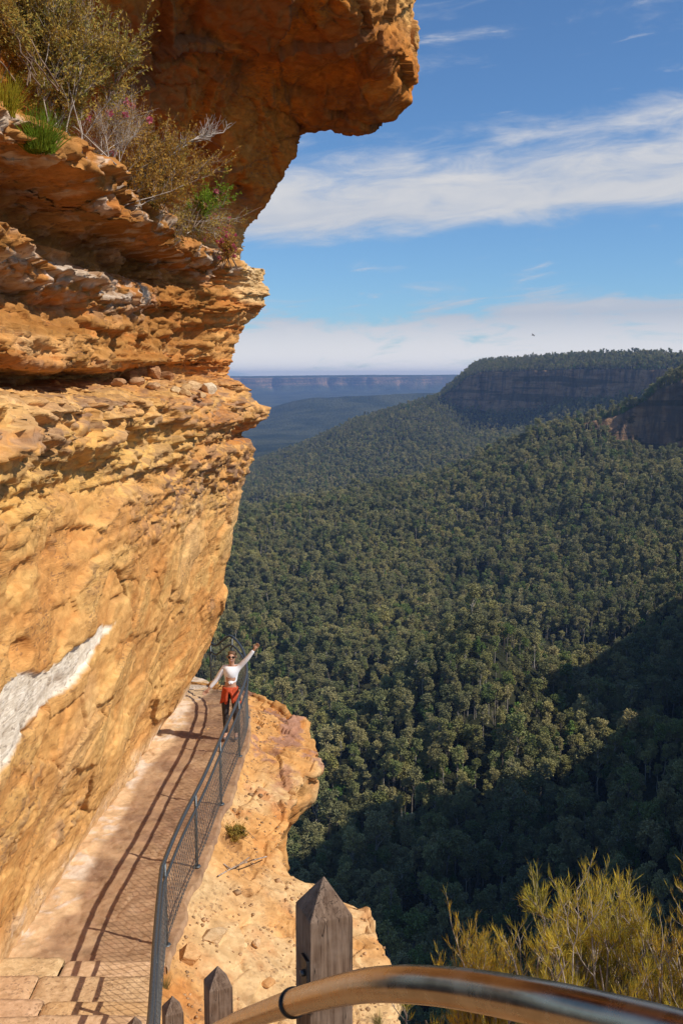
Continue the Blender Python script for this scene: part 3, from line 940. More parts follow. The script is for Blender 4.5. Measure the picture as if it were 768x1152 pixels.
PROT = []
TS = .80
specs = [('tall gum', 27, 4.3, .50, 20, .85, 'gum', 0), ('tall gum', 24, 4.0, .45, 18, .85, 'gum', 0), ('tall gum', 30, 4.8, .55, 22, .85, 'gum', 0),
         ('slender gum', 25, 3.0, .35, 18, .8, 'gum', 0), ('spreading gum', 18, 5.6, .42, 24, .9, 'round', 0), ('spreading gum', 20, 5.0, .40, 22, .9, 'round', 0),
         ('bushy tree', 13, 4.4, .25, 20, .8, 'round', 1), ('conical tree', 17, 3.6, .12, 30, .75, 'cone', 1), ('bare', 23, 3.2, .5, 12, .1, 'gum', 2)]
src = bpy.data.collections.new('tree_sources')
for i, (nm, H, cr_, bs, nc_, ls, st, mk) in enumerate(specs):
    tv, tq, lv, lq = make_tree_geo(900 + i, H, cr_ * .86, bs, nc_, ls, st)
    tv = tv * TS; lv = lv * TS; H = H * TS
    lm = M_LEAFG if mk == 1 else M_LEAF
    tm = mesh_from('trunk_mesh', tv, tq, M_BARK)
    if mk == 2:
        cm_ = None
        jm = mesh_from('tree_mesh', tv, tq, [M_BARK])
    else:
        cm_ = mesh_from('crown_mesh', lv, lq, lm)
        jm = mesh_from('tree_mesh', np.concatenate([tv, lv]), np.concatenate([tq, lq + len(tv)]), [M_BARK, lm], np.concatenate([np.zeros(len(tq)), np.ones(len(lq))]))
    so = bpy.data.objects.new('tree_source_%02d' % i, jm)
    src.objects.link(so)
    PROT.append((nm, tm, cm_, H))

# scatter over the terrain cells
rs = np.random.default_rng(5)
A = LAND[:-1, :-1]; B = LAND[1:, :-1]; Cc = LAND[1:, 1:]; Dd = LAND[:-1, 1:]
dx1 = (B - A)[..., :2]; dx2 = (Dd - A)[..., :2]
area = np.abs(dx1[..., 0] * dx2[..., 1] - dx1[..., 1] * dx2[..., 0])
cd = DD[:-1, :-1]; ca = np.degrees(AZ)[None, :-1] + 0 * cd
sp = np.interp(cd, [300, 1500, 2300, 3600], [4.9, 5.3, 6.3, 7.6])
dens = area / sp ** 2
nrm = np.cross(B - A, Dd - A); nrmz = np.abs(nrm[..., 2]) / (np.linalg.norm(nrm, axis=-1) + 1e-9)
okm = (ca > -14) & (ca < 21.5) & (cd > 230) & (cd < 3750) & (nrmz > .62)
# hidden lee slopes need none
lee = (cd > 1700) & (cd < 2060)
okm &= ~(lee & (ca < 12))
okm2 = (ca >= 21.5) & (ca < 27) & (cd > 230) & (cd < 900)
# a bare patch of rock near the gully
dens = np.where(okm, dens, 0)
cnt = rs.poisson(dens)
ii, jj = np.nonzero(cnt)
rep = cnt[ii, jj]
ii = np.repeat(ii, rep); jj = np.repeat(jj, rep)
u_ = rs.uniform(size=len(ii))[:, None]; v_ = rs.uniform(size=len(ii))[:, None]
TP = A[ii, jj] * (1 - u_) * (1 - v_) + B[ii, jj] * u_ * (1 - v_) + Cc[ii, jj] * u_ * v_ + Dd[ii, jj] * (1 - u_) * v_
zone = fbm(TP * np.array([1, 1, 0]) / 130, 3, .5, 601)
gul = ridged(np.stack([TP[:, 0], TP[:, 1], TP[:, 2] * 0], -1) / 210 + 3.3, 4, .5, 501)
keep = rs.uniform(size=len(TP)) < (1 - .55 * sstep(.25, .6, fbm(TP * np.array([1, 1, 0]) / 45, 2, .5, 607)))
TP = TP[keep]; zone = zone[keep]; gul = gul[keep]
rr = rs.uniform(size=len(TP))
wet = sstep(.1, -.3, gul + .3 * zone)
kidx = np.where(rr < .10 + .42 * wet, np.where(rs.uniform(size=len(TP)) < .5, 6, 7), np.where(rr > .985, 8, rs.integers(0, 6, len(TP))))
sc_ = (rs.uniform(.5, 1.05, len(TP)) + .35 * (rs.uniform(size=len(TP)) > .93)) * np.where(TP[:, 1] > 2700, .75, 1.0)
rot = rs.uniform(0, 2 * math.pi, len(TP))
ex_ = rs.uniform(.9, 1.15, len(TP))
dist3 = np.linalg.norm(TP, axis=1)
tpx, tpy = proj(TP + np.array([0, 0, 12.0]))
vis = (tpx > 300) & (tpx < 775) & (tpy > 500) & (tpy < 1100) & ~((tpx < 372) & (tpy > 790 + (tpx - 300) * 1.2)) & ~((tpx < 440) & (tpy > 985)) & ~((tpx > 480) & (tpy > 1060))
vis |= (tpx > 306) & (tpx < 340) & (tpy > 935) & (tpy < 992)
cand = np.where(vis)[0]
Hs = np.array([p[3] for p in PROT])
size = Hs[kidx] * sc_ / dist3
order = cand[np.argsort(-(size[cand] * (1 + 0 * cand)))][:300]
near = np.zeros(len(TP), bool); near[order] = True
rest = ~near
# the many: one forest object of instanced trees
pm = bpy.data.meshes.new('forest_points')
RP_ = TP[rest]
pm.vertices.add(len(RP_)); pm.vertices.foreach_set('co', RP_.reshape(-1).astype(np.float32))
a1_ = pm.attributes.new('tree_kind', 'INT', 'POINT'); a1_.data.foreach_set('value', kidx[rest].astype(np.int32))
a2_ = pm.attributes.new('tree_turn', 'FLOAT_VECTOR', 'POINT')
tilt_ = rs.normal(0, .035, (len(RP_), 2))
a2_.data.foreach_set('vector', np.stack([tilt_[:, 0], tilt_[:, 1], rot[rest]], 1).astype(np.float32).reshape(-1))
a3_ = pm.attributes.new('tree_scale', 'FLOAT_VECTOR', 'POINT')
a3_.data.foreach_set('vector', np.stack([sc_[rest] * ex_[rest], sc_[rest] * ex_[rest], sc_[rest]], 1).astype(np.float32).reshape(-1))
pm.update()
forest = link('forest', pm, kind='stuff')
ng = bpy.data.node_groups.new('forest_scatter', 'GeometryNodeTree')
ng.interface.new_socket('Geometry', in_out='INPUT', socket_type='NodeSocketGeometry')
ng.interface.new_socket('Geometry', in_out='OUTPUT', socket_type='NodeSocketGeometry')
gi = ng.nodes.new('NodeGroupInput'); go = ng.nodes.new('NodeGroupOutput')
ci = ng.nodes.new('GeometryNodeCollectionInfo')
ci.inputs['Collection'].default_value = src
ci.inputs['Separate Children'].default_value = True
ci.inputs['Reset Children'].default_value = True
iop = ng.nodes.new('GeometryNodeInstanceOnPoints')
iop.inputs['Pick Instance'].default_value = True


def named(nm, dt):
    n = ng.nodes.new('GeometryNodeInputNamedAttribute'); n.data_type = dt
    n.inputs['Name'].default_value = nm
    return [o for o in n.outputs if o.enabled and o.name == 'Attribute'][0]


L_ = ng.links.new
L_(gi.outputs[0], iop.inputs['Points']); L_(ci.outputs[0], iop.inputs['Instance'])
L_(named('tree_kind', 'INT'), iop.inputs['Instance Index'])
L_(named('tree_turn', 'FLOAT_VECTOR'), iop.inputs['Rotation'])
L_(named('tree_scale', 'FLOAT_VECTOR'), iop.inputs['Scale'])
L_(iop.outputs[0], go.inputs[0])
md = forest.modifiers.new('scatter', 'NODES'); md.node_group = ng
print('TREES', len(TP), 'NEAR', len(order), 'max d', dist3[order].max())

NAMES = {'tall gum': ('gum_tree', 'tall gum'), 'slender gum': ('gum_tree', 'slender gum'),
         'spreading gum': ('gum_tree', 'broad spreading gum'), 'bushy tree': ('rainforest_tree', 'low bushy green tree'),
         'conical tree': ('rainforest_tree', 'leafy-to-the-ground tree'), 'bare': ('dead_tree', 'leafless dead tree')}
from mathutils.bvhtree import BVHTree
nr_ = int((DD[:, 400] < 1250).sum())
sub_ = LAND[:nr_]; ix_ = np.arange(nr_ * sub_.shape[1]).reshape(nr_, -1)
bq_ = np.stack([ix_[:-1, :-1], ix_[1:, :-1], ix_[1:, 1:], ix_[:-1, 1:]], -1).reshape(-1, 4)
bvh_ = BVHTree.FromPolygons(sub_.reshape(-1, 3).tolist(), bq_.tolist())
for i in order:
    nm, tm, cm_, H = PROT[kidx[i]]
    on, lb = NAMES[nm]
    x, y = tpx[i], tpy[i]
    # place in words: which part of the valley it grows in
    shade = bvh_.ray_cast(Vector(TP[i]) + Vector((0, 0, PROT[kidx[i]][3] * sc_[i] * .8)), SUN_DIR)[0] is not None
    if shade:
        w_ = 'in the dark shaded valley bottom' + (' straight above the big wooden post' if x < 430 else ' above the smaller yellow shrub' if x < 570 else ' above the larger yellow shrub' if x < 690 else ' at the right edge of the photo')
    else:
        w_ = 'in sunlight' + (' right beside the rock shelf' if x < 400 else ' between the rock shelf and the dark shade' if x < 500 else ' on the bright tongue running into the dark shade')
    e = empty(on, TP[i], lb + ' ' + w_, 'tree', lb.split(' with')[0] + 's ' + w_, rot[i])
    e.rotation_euler = (rs.normal(0, .03), rs.normal(0, .03), rot[i])
    e.scale = (sc_[i] * ex_[i], sc_[i] * ex_[i], sc_[i])
    link('trunk', tm, e)
    if cm_ is not None:
        link('crown', cm_, e)

# haze: one closed box of thin air round everything
hm, t = new_mat('haze_air')
vol = t.n('ShaderNodeVolumePrincipled', {'Color': (.38, .58, 1.0), 'Density': 6.0e-5, 'Anisotropy': 0.1})
o_ = t.n('ShaderNodeOutputMaterial'); t.t.links.new(vol.outputs[0], o_.inputs['Volume'])
lo, hi = np.array([-21000., -3000., -700.]), np.array([24500., 24800., 150.])
V = np.array([[x, y, z] for x in (lo[0], hi[0]) for y in (lo[1], hi[1]) for z in (lo[2], hi[2])])
Fq = [[0, 1, 3, 2], [4, 6, 7, 5], [0, 4, 5, 1], [2, 3, 7, 6], [0, 2, 6, 4], [1, 5, 7, 3]]
link('haze', mesh_from('haze', V, Fq, hm), kind='stuff')
# ================================================================ helpers for small things
def simple_mat(name, color, rough=.6, metal=0.0, noise_s=30, var=.2, bump=0.15, bd=.003, spec=.4, stretch=(1, 1, 1), c2=None):
    m, t = new_mat(name)
    tc = t.n('ShaderNodeTexCoord').outputs['Object']
    v = t.scale_vec(tc, *stretch)
    n = t.noise(v, noise_s, 5, .6)
    c2 = c2 or tuple(c * (1 - var) for c in color)
    c = t.mix(t.rng(n, .35, .65), c2, tuple(min(1, c * (1 + var * .6)) for c in color))
    finish(t, c, rough, n, bump, bd, metal, spec)
    return m


def hit(arrs, px, py, r=4.0):
    """nearest rock vertex seen along the line of sight of this direction"""
    best = None
    for A_ in arrs:
        a = A_.reshape(-1, 3)
        d = a[:, 1] * CP - a[:, 2] * SP
        k = d > 0.5
        a = a[k]; d = d[k]
        x, y = proj(a)
        m = (np.abs(x - px) < r) & (np.abs(y - py) < r)
        if m.any():
            i = np.argmin(np.where(m, d, 1e9))
            if best is None or d[i] < best[1]:
                best = (a[i], d[i])
    return best[0] if best is not None else None


CL_ = CLIFF[::2, ::2]; SH_ = SHELF[::2, ::2]


def catmull(pts, n=8):
    p = np.asarray(pts, float)
    p = np.vstack([2 * p[0] - p[1], p, 2 * p[-1] - p[-2]])
    o = []
    for i in range(1, len(p) - 2):
        for k in range(n):
            t_ = k / n
            a, b, c, d = p[i - 1], p[i], p[i + 1], p[i + 2]
            o.append(.5 * ((2 * b) + (-a + c) * t_ + (2 * a - 5 * b + 4 * c - d) * t_ ** 2 + (-a + 3 * b - 3 * c + d) * t_ ** 3))
    o.append(p[-2])
    return np.array(o)


def sweep(pts, R, sides=12, cap=True):
    p = np.asarray(pts, float); n = len(p)
    R = np.broadcast_to(np.asarray(R, float), (n,))
    T = unit(np.gradient(p, axis=0))
    up = np.array([0, 0, 1.]) if abs(T[0][2]) < .9 else np.array([0, 1., 0])
    u = unit(np.cross(T[0], up)); V = []
    for i in range(n):
        u = unit(u - T[i] * np.dot(u, T[i])); v = np.cross(T[i], u)
        a = np.arange(sides) * 2 * math.pi / sides
        V.append(p[i] + R[i] * (np.cos(a)[:, None] * u + np.sin(a)[:, None] * v))
    V = np.concatenate(V); k = np.arange(sides); k2 = (k + 1) % sides
    q = np.concatenate([np.stack([k + i * sides, k2 + i * sides, k2 + (i + 1) * sides, k + (i + 1) * sides], 1) for i in range(n - 1)])
    if cap:
        V = np.vstack([V, p[0], p[-1]]); c0 = n * sides; c1 = c0 + 1
        q = np.vstack([q, np.stack([k2, k, k * 0 + c0, k * 0 + c0], 1), np.stack([k + (n - 1) * sides, k2 + (n - 1) * sides, k * 0 + c1, k * 0 + c1], 1)])
    return V, q


def poly_mesh(name, V, faces, mat, smooth=False, bevel=0):
    import bmesh
    me = bpy.data.meshes.new(name)
    me.from_pydata([tuple(v) for v in V], [], [tuple(dict.fromkeys(f)) for f in faces])
    me.materials.append(mat)
    bm = bmesh.new(); bm.from_mesh(me)
    bmesh.ops.recalc_face_normals(bm, faces=bm.faces)
    if bevel:
        bmesh.ops.bevel(bm, geom=bm.edges[:], offset=bevel, segments=2, profile=.6, affect='EDGES')
    for f in bm.faces:
        f.smooth = smooth
    bm.to_mesh(me); bm.free()
    return me


def sweep_obj(name, pts, R, mat, parent=None, sides=12, loc=None):
    V, q = sweep(pts, R, sides)
    if loc is not None:
        V = V - np.asarray(loc)
    return link(name, poly_mesh(name, V, q.tolist(), mat, smooth=True), parent)


def box_vf(cx, cy, cz, sx, sy, sz):
    V = [(cx + i * sx / 2, cy + j * sy / 2, cz + k * sz / 2) for i in (-1, 1) for j in (-1, 1) for k in (-1, 1)]
    Fq = [(0, 1, 3, 2), (4, 6, 7, 5), (0, 4, 5, 1), (2, 3, 7, 6), (0, 2, 6, 4), (1, 5, 7, 3)]
    return V, Fq


# ================================================================ STEPS
M_STEP = rock_material('step_stone', .4, 2.0)
step_edges = [(10.42, -6.60 + .14), (9.85, -6.60 + .29), (9.25, -6.60 + .43)]
yy = 9.25; zz_ = step_edges[-1][1]
while yy > .75:
    nxt = .50 if yy > 7.5 else .245
    yy -= nxt; zz_ += .15 if yy > 7.3 else .178
    step_edges.append((yy, min(zz_, -1.66)))
    if zz_ > -1.7: break
Vs, Fs = [], []
Vv = []
rng_s = np.random.default_rng(8)
stc = []
for i, (ye, zt) in enumerate(step_edges[:8]):
    yn = step_edges[i + 1][0] - .05
    # two or three blocks across each tread
    xr = np.interp(ye, RP[:, 0], RP[:, 1], left=np.interp(ye, [0, 7.2], [.2, -1.5])) + .05
    xl = -4.1
    cuts = sorted([xl, xr] + list(rng_s.uniform(xl + .7, xr - .5, 1)))
    for a, b in zip(cuts[:-1], cuts[1:]):
        jz = rng_s.uniform(-.025, .02); jy = rng_s.uniform(-.05, .05)
        n1x, n1y = max(4, int((b - a) / .05)), 12
        gx = np.linspace(a + .006, b - .006, n1x); 
        yprof = [ye + jy] * 6 + list(np.linspace(ye + jy, yn, n1y))
        zprof = list(np.linspace(zt - .30, zt - .012, 6)) + [zt] * n1y
        zprof[6] = zt - .004
        P = np.zeros((len(yprof), n1x, 3)); P[..., 0] = gx[None]; P[..., 1] = np.array(yprof)[:, None]; P[..., 2] = np.array(zprof)[:, None] + jz
        P[6:, :, 1] += 0
        P[..., 1] += .02 * fbm(P * 3, 3, .5, 700) * (np.array([1] * 9 + [0] * (n1y - 3))[:, None])
        P[..., 2] += .014 * fbm(P * 4, 3, .5, 701)
        P[:, 0, 2] -= .03; P[:, -1, 2] -= .03
        n0 = len(Vv)
        r_, c_2 = P.shape[:2]
        idx = np.arange(r_ * c_2).reshape(r_, c_2) + sum(len(v) for v in Vv)
        Vv.append(P.reshape(-1, 3))
        Fs.append(np.stack([idx[:-1, :-1], idx[1:, :-1], idx[1:, 1:], idx[:-1, 1:]], -1).reshape(-1, 4))
        tone = np.array([.66, .44, .24]) * rng_s.uniform(.85, 1.1) + rng_s.normal(0, .012, 3)
        stc.append(np.broadcast_to(np.clip(tone, .05, .8), (r_ * c_2, 3)))
me = mesh_from('stone_steps', np.concatenate(Vv), np.concatenate(Fs), M_STEP)
ca = me.color_attributes.new('rock_colour', 'FLOAT_COLOR', 'POINT')
cc = np.concatenate(stc); ca.data.foreach_set('color', np.concatenate([cc, np.ones((len(cc), 1))], 1).astype(np.float32).reshape(-1))
link('stone_steps', me, kind='structure')

# ================================================================ GALVANISED RAILING
M_GALV = simple_mat('weathered_galvanised_steel', (.115, .125, .13), .5, .7, 60, .35, .2, .002)
M_WIRE = simple_mat('wire', (.16, .16, .155), .55, .7, 60, .3, 0.05, .001)
M_BLACKST = simple_mat('black_steel', (.035, .035, .038), .45, .6, 80, .3, .15, .001)
top = [(-1.38, 6.4, -4.5), (-1.5, 7.2, -5.0), (-1.8, 9.0, -5.36), (-2.02, 10.5, -5.53), (-2.05, 10.9, -5.55), (-2.02, 12, -5.55), (-1.93, 13.4, -5.55), (-1.87, 15, -5.55), (-1.80, 16.6, -5.55), (-1.78, 18, -5.55),
       (-1.87, 19, -5.55), (-2.05, 20, -5.54), (-2.38, 20.95, -5.53), (-2.60, 21.25, -5.70), (-2.77, 21.4, -5.86), (-2.93, 21.6, -5.85)]
topc = catmull(top, 7)
RB = (-2.0, 15.0, -6.6)
rail = empty('metal_railing', RB, 'dark grey galvanised pipe railing with wire mesh infill along the outer edge of the path', 'railing')
org = np.array(RB)
sweep_obj('top_rail', topc, .026, M_GALV, rail, 12, org)
mid_ = topc.copy(); mid_[:, 2] -= np.interp(mid_[:, 1], [6.4, 9, 21], [.16, .2, .2]); mid_[:, 0] += .015
sweep_obj('middle_rail', mid_, .020, M_GALV, rail, 10, org)
low_ = topc.copy(); low_[:, 2] -= .98
sweep_obj('bottom_wire', low_, .007, M_GALV, rail, 6, org)
ti = topc[:, 1]
for Y in (8.8, 10.9, 12.8, 14.8, 16.8, 18.8, 20.9, 21.58):
    x = np.interp(Y, ti, topc[:, 0]); z = np.interp(Y, ti, topc[:, 2])
    pts = np.array([(x, Y, z - 1.12), (x, Y, z - .5), (x, Y, z - .01)])
    po = sweep_obj('post', pts, .021, M_GALV, rail, 10, org)
    sweep_obj('base_plate', np.array([(x, Y, z - 1.055), (x, Y, z - 1.04)]), .055, M_GALV, po, 8, org)
# diamond wire mesh following the rail
mesh_line = topc[(topc[:, 1] > 7.4)]
sl_ = np.concatenate([[0], np.cumsum(np.linalg.norm(np.diff(mesh_line[:, :2], axis=0), axis=1))])
tot = sl_[-1]


def onfence(s_, h):
    p = np.stack([np.interp(s_, sl_, mesh_line[:, k]) for k in range(3)], -1)
    bulge = .018 * np.sin(s_ * 2.1) * np.sin(np.clip(h, 0, 1) * math.pi)
    p[..., 2] += -1.0 + .02 + h * .80
    p[..., 0] += .022 + bulge
    return p


sp_ = .10; hh = np.linspace(0, 1, 8)
P0, P1 = [], []
for s0 in np.arange(-.5, tot, sp_):
    for sg in (0, 1):
        ss = s0 + (hh if sg == 0 else 1 - hh) * .46
        ok = (ss >= 0) & (ss <= tot)
        p = onfence(np.clip(ss, 0, tot), hh)
        for i in range(7):
            if ok[i] and ok[i + 1]:
                P0.append(p[i]); P1.append(p[i + 1])
wv, wq = tubes(P0, P1, np.full(len(P0), .0034), np.full(len(P0), .0034), 3)
link('wire_mesh', mesh_from('wire_mesh', wv - org, wq, M_WIRE), rail)

# ================================================================ WOODEN POSTS
mw, t = new_mat('weathered_timber')
tc = t.n('ShaderNodeTexCoord').outputs['Object']
gr = t.noise(t.scale_vec(tc, 26, 26, 1.6), 3.0, 6, .6, .6)
fi = t.noise(t.scale_vec(tc, 110, 110, 3), 2.0, 4, .6)
bl = t.noise(tc, 14, 4, .6)
c = t.mix(t.rng(gr, .35, .68), (.10, .058, .036), (.25, .165, .11))
c = t.mix(t.rng(bl, .45, .68, 0, .5), c, (.30, .22, .165))
c = t.mix(t.rng(fi, .60, .70, 0, .55), c, (.035, .022, .016))
ck = t.noise(t.scale_vec(tc, 16, 16, .7), 2.2, 3, .5, 1.0)
crk = t.rng(t.m('ABSOLUTE', t.m('SUBTRACT', ck, .5)), .0, .012, 1, 0)
c = t.mix(t.m('MULTIPLY', crk, .85), c, (.02, .013, .01))
finish(t, c, .85, t.m('SUBTRACT', t.m('ADD', gr, t.m('MULTIPLY', fi, .6)), t.m('MULTIPLY', crk, 1.5)), .55, .003, spec=.2)
M_WOOD = mw


def wood_post(px, py, depth, w, hp, label, ang):
    apex = ray(px, py) * depth
    H = 1.25
    e = link('wooden_post', None) if False else None
    g_ = [(-1, -1), (1, -1), (1, 1), (-1, 1)]
    V = []; hw = w / 2
    lv = [0, -hp, -hp - .012, -.4, -.8, -H]
    V.append((0, 0, 0))
    for z in lv[1:]:
        sc2 = 1.0 if z < -hp else .985
        for a, b in g_:
            V.append((a * hw * sc2, b * hw * sc2, z))
    Fq = [(0, 1 + i, 1 + (i + 1) % 4) for i in range(4)]
    for k in range(len(lv) - 2):
        for i in range(4):
            a = 1 + k * 4 + i; b = 1 + k * 4 + (i + 1) % 4
            Fq.append((a, b, b + 4, a + 4))
    Fq.append(tuple(1 + (len(lv) - 2) * 4 + i for i in range(4)))
    me = poly_mesh('wooden_post', V, Fq, M_WOOD, bevel=.0025)
    o = link('wooden_post', me)
    o.location = apex; o.rotation_euler = (0, 0, math.radians(ang))
    o['label'] = label; o['category'] = 'post'; o['group'] = 'wooden posts of the stair handrail'
    return apex


PW = wood_post(364, 985, 2.2, .100, .078, 'largest and nearest square timber post with pyramid top, behind the bend of the polished handrail', 21)
wood_post(245, 1086, 4.05, .098, .078, 'dark square timber post with pointed top, second in size, below left of the largest post', 21)
wood_post(194, 1120, 5.25, .098, .078, 'small dark pointed timber post between the metal railing and the second post', 21)
wood_post(152, 1143, 6.5, .098, .078, 'smallest timber post tip at the bottom edge, left of the metal railing', 21)

# ================================================================ POLISHED HANDRAIL
mr, t = new_mat('worn_bronze_tube')
tc = t.n('ShaderNodeTexCoord').outputs['Object']
n = t.noise(tc, 18, 5, .6); n2 = t.noise(tc, 160, 3, .6)
c = t.mix(t.rng(n, .35, .7), (.34, .25, .175), (.50, .40, .30))
b = finish(t, c, t.rng(n, .3, .7, .20, .34), None, .06, .0006, 1.0, .5)
M_TUBE = mr
tp = [(150, 1215, 5.0), (215, 1176, 3.5), (262, 1152, 2.75), (300, 1138, 2.25), (330, 1128, 1.98), (370, 1117, 1.74), (410, 1109, 1.56), (450, 1107, 1.43), (500, 1110, 1.33), (560, 1119, 1.22), (620, 1131, 1.12), (700, 1150, 1.03), (768, 1168, .96), (870, 1198, .87), (980, 1235, .8)]
tp3 = catmull([ray(a, b) * d for a, b, d in tp], 10)
hr = empty('bronze_handrail', tp3[60], 'curving polished bronze coloured tube handrail crossing the bottom of the view', 'handrail')
ho = np.array(tp3[60])
sweep_obj('tube', tp3, .0255, M_TUBE, hr, 32, ho)
cen = ray(329, 1128) * 1.985
i0 = int(np.argmin(np.linalg.norm(tp3 - cen, axis=1)))
tdir = unit(tp3[i0 + 2] - tp3[i0 - 2])
cl_o = sweep_obj('clamp', np.array([tp3[i0] - tdir * .007, tp3[i0] + tdir * .007]), .0295, M_BLACKST, hr, 28, ho)
# a flat steel strap bolted to the post's left face that turns in under the tube
pA = ray(338, 1066) * 2.17; pB = ray(341, 1104) * 2.12; pC = tp3[i0] + np.array([.012, .02, .012])
rotm = Matrix.Rotation(math.radians(21), 3, 'Z')
nx_ = np.array(rotm @ Vector((1, 0, 0))); ny_ = np.array(rotm @ Vector((0, 1, 0)))
fc = PW + nx_ * (-.054) + ny_ * (.0)
ladder = [fc + ny_ * -.030 + np.array([0, 0, -.165]), fc + ny_ * -.030 + np.array([0, 0, -.24]), fc + ny_ * -.036 + np.array([0, 0, -.285]), pC]
Vb, Fb = [], []
wd_ = ny_ * .019; th = nx_ * .0035
for k, p in enumerate(ladder):
    ww = wd_ * (1.0 if k < 3 else .7)
    Vb += [p - ww - th, p + ww - th, p + ww + th, p - ww + th]
for k in range(3):
    for i in range(4):
        a = k * 4 + i; b2_ = k * 4 + (i + 1) % 4
        Fb.append((a, b2_, b2_ + 4, a + 4))
Fb += [(0, 1, 2, 3), (12, 13, 14, 15)]
br = link('bracket', poly_mesh('bracket', np.array(Vb) - ho, Fb, M_BLACKST, bevel=.001), hr)
bp_ = ladder[0] + np.array([0, 0, -.035])
sweep_obj('bolt', np.array([bp_ - nx_ * .002, bp_ - nx_ * .011]), .0075, M_GALV, br, 6, ho)

# ================================================================ LOOSE ROCKS
def rock_mesh(seed, s, col_v):
    r = np.random.default_rng(seed)
    n = 22
    th_ = np.linspace(0, math.pi, n); ph = np.linspace(0, 2 * math.pi, n * 2, endpoint=False)
    T, Ph = np.meshgrid(th_, ph, indexing='ij')
    d = np.stack([np.sin(T) * np.cos(Ph), np.sin(T) * np.sin(Ph), np.cos(T)], -1)
    # intersect half-spaces for a faceted stone
    R = np.full(T.shape, 1.2)
    for _ in range(15):
        nn_ = unit(r.normal(size=3)); h = r.uniform(.62, .95)
        dt = np.maximum((d * nn_).sum(-1), 1e-3)
        R = np.minimum(R, h / dt)
    R = np.minimum(R, 1.15) * (1 + .04 * fbm(d * 3 + seed, 3, .5, seed))
    P = d * R[..., None] * np.asarray(s)
    P = np.concatenate([P, P[:, :1]], 1)
    cv = np.broadcast_to(np.array(col_v), P.shape) * (1 + .1 * fbm(P * 20, 2, .5, seed)[..., None])
    return grid_mesh('loose_rock', P, M_STEP, cv, smooth=False)


rocks = [(147, 421, 13.6, (.17, .14, .11), (.46, .25, .11), 'squarish orange rock leftmost of the boulders on the shadowed ledge'),
         (171, 418, 14.2, (.10, .12, .14), (.50, .27, .13), 'upright rounded boulder standing on the ledge in front of the recess'),
         (190, 420, 15.0, (.19, .13, .10), (.47, .25, .12), 'long low brown boulder at the right end of the ledge row'),
         (158, 427, 13.5, (.14, .12, .07), (.46, .27, .14), 'flat stone lying below the squarish orange rock on the ledge'),
         (175, 431, 13.6, (.17, .12, .06), (.52, .32, .17), 'flat slab in front of the upright rounded boulder'),
         (135, 428, 13.0, (.11, .10, .08), (.44, .25, .13), 'small brown stone at the left end of the ledge row'),
         (199, 436, 14.6, (.12, .10, .07), (.62, .42, .22), 'sunlit tan stone at the start of the rubble pile'),
         (209, 432, 15.2, (.10, .09, .07), (.60, .38, .18), 'small sunlit orange stone behind the rubble pile'),
         (220, 430, 16.0, (.17, .12, .08), (.64, .42, .22), 'flat-topped tan rock left of the pale block'),
         (238, 436, 16.6, (.19, .15, .12), (.74, .60, .42), 'pale cream block on the sunlit end of the ledge'),
         (212, 441, 15.0, (.09, .08, .06), (.60, .37, .17), 'little angular stone below the rubble pile'),
         (226, 445, 15.8, (.08, .08, .05), (.58, .36, .18), 'little flat stone just under the pale block')]
for k, (px, py, dp, s_, cv_, lb) in enumerate(rocks):
    h_ = hit([CL_], px, py + 3, 4)
    if h_ is None:
        h_ = ray(px, py) * dp
    o = link('loose_rock', rock_mesh(40 + k, s_, cv_), label=lb, category='rock', group='loose rocks on the cliff ledge')
    o.location = h_ + np.array([0, .05, s_[2] * .5]); o.rotation_euler = (0, 0, k * 1.3)

srocks = [(215, 1078, (.16, .13, .13), (.62, .36, .16), 'knobbly orange boulder on the rock shelf right of the railing'),
          (240, 1052, (.20, .14, .10), (.64, .44, .24), 'flat tan slab on the shelf behind the second timber post'),
          (292, 1062, (.06, .06, .05), (.60, .38, .2), 'small orange stone on the sandy shelf left of the largest post'),
          (305, 1108, (.10, .08, .05), (.62, .34, .14), 'flat orange stone on the shelf close beside the bronze handrail')]
for k, (px, py, s_, cv_, lb) in enumerate(srocks):
    h_ = hit([SH_], px, py, 4)
    if h_ is None: continue
    o = link('loose_rock', rock_mesh(80 + k, s_, cv_), label=lb, category='rock')
    o.location = h_ + np.array([0, 0, s_[2] * .3]); o.rotation_euler = (0, 0, k * 1.1)

# ================================================================ SHRUBS
def foliage_mat(name, cols_, rough=.6):
    m, t = new_mat(name)
    tc = t.n('ShaderNodeTexCoord').outputs['Object']
    n = t.noise(tc, 5, 4, .6); n2 = t.noise(tc, 45, 2, .6)
    mx = t.m('ADD', t.m('MULTIPLY', n, .55), t.m('MULTIPLY', n2, .45))
    cr = t.n('ShaderNodeValToRGB', {0: t.rng(mx, .36, .64)})
    e = cr.color_ramp.elements
    for i, cc in enumerate(cols_):
        x = i / (len(cols_) - 1)
        if i == 0: e[0].position = 0; e[0].color = (*cc, 1)
        elif i == len(cols_) - 1: e[-1].position = 1; e[-1].color = (*cc, 1)
        else:
            q = e.new(x); q.color = (*cc, 1)
    d = t.n('ShaderNodeBsdfDiffuse', {'Color': cr.outputs[0]})
    tr = t.n('ShaderNodeBsdfTranslucent', {'Color': cr.outputs[0]})
    ms = t.n('ShaderNodeMixShader', {0: .3, 1: d.outputs[0], 2: tr.outputs[0]})
    o = t.n('ShaderNodeOutputMaterial'); t.t.links.new(ms.outputs[0], o.inputs[0])
    return m


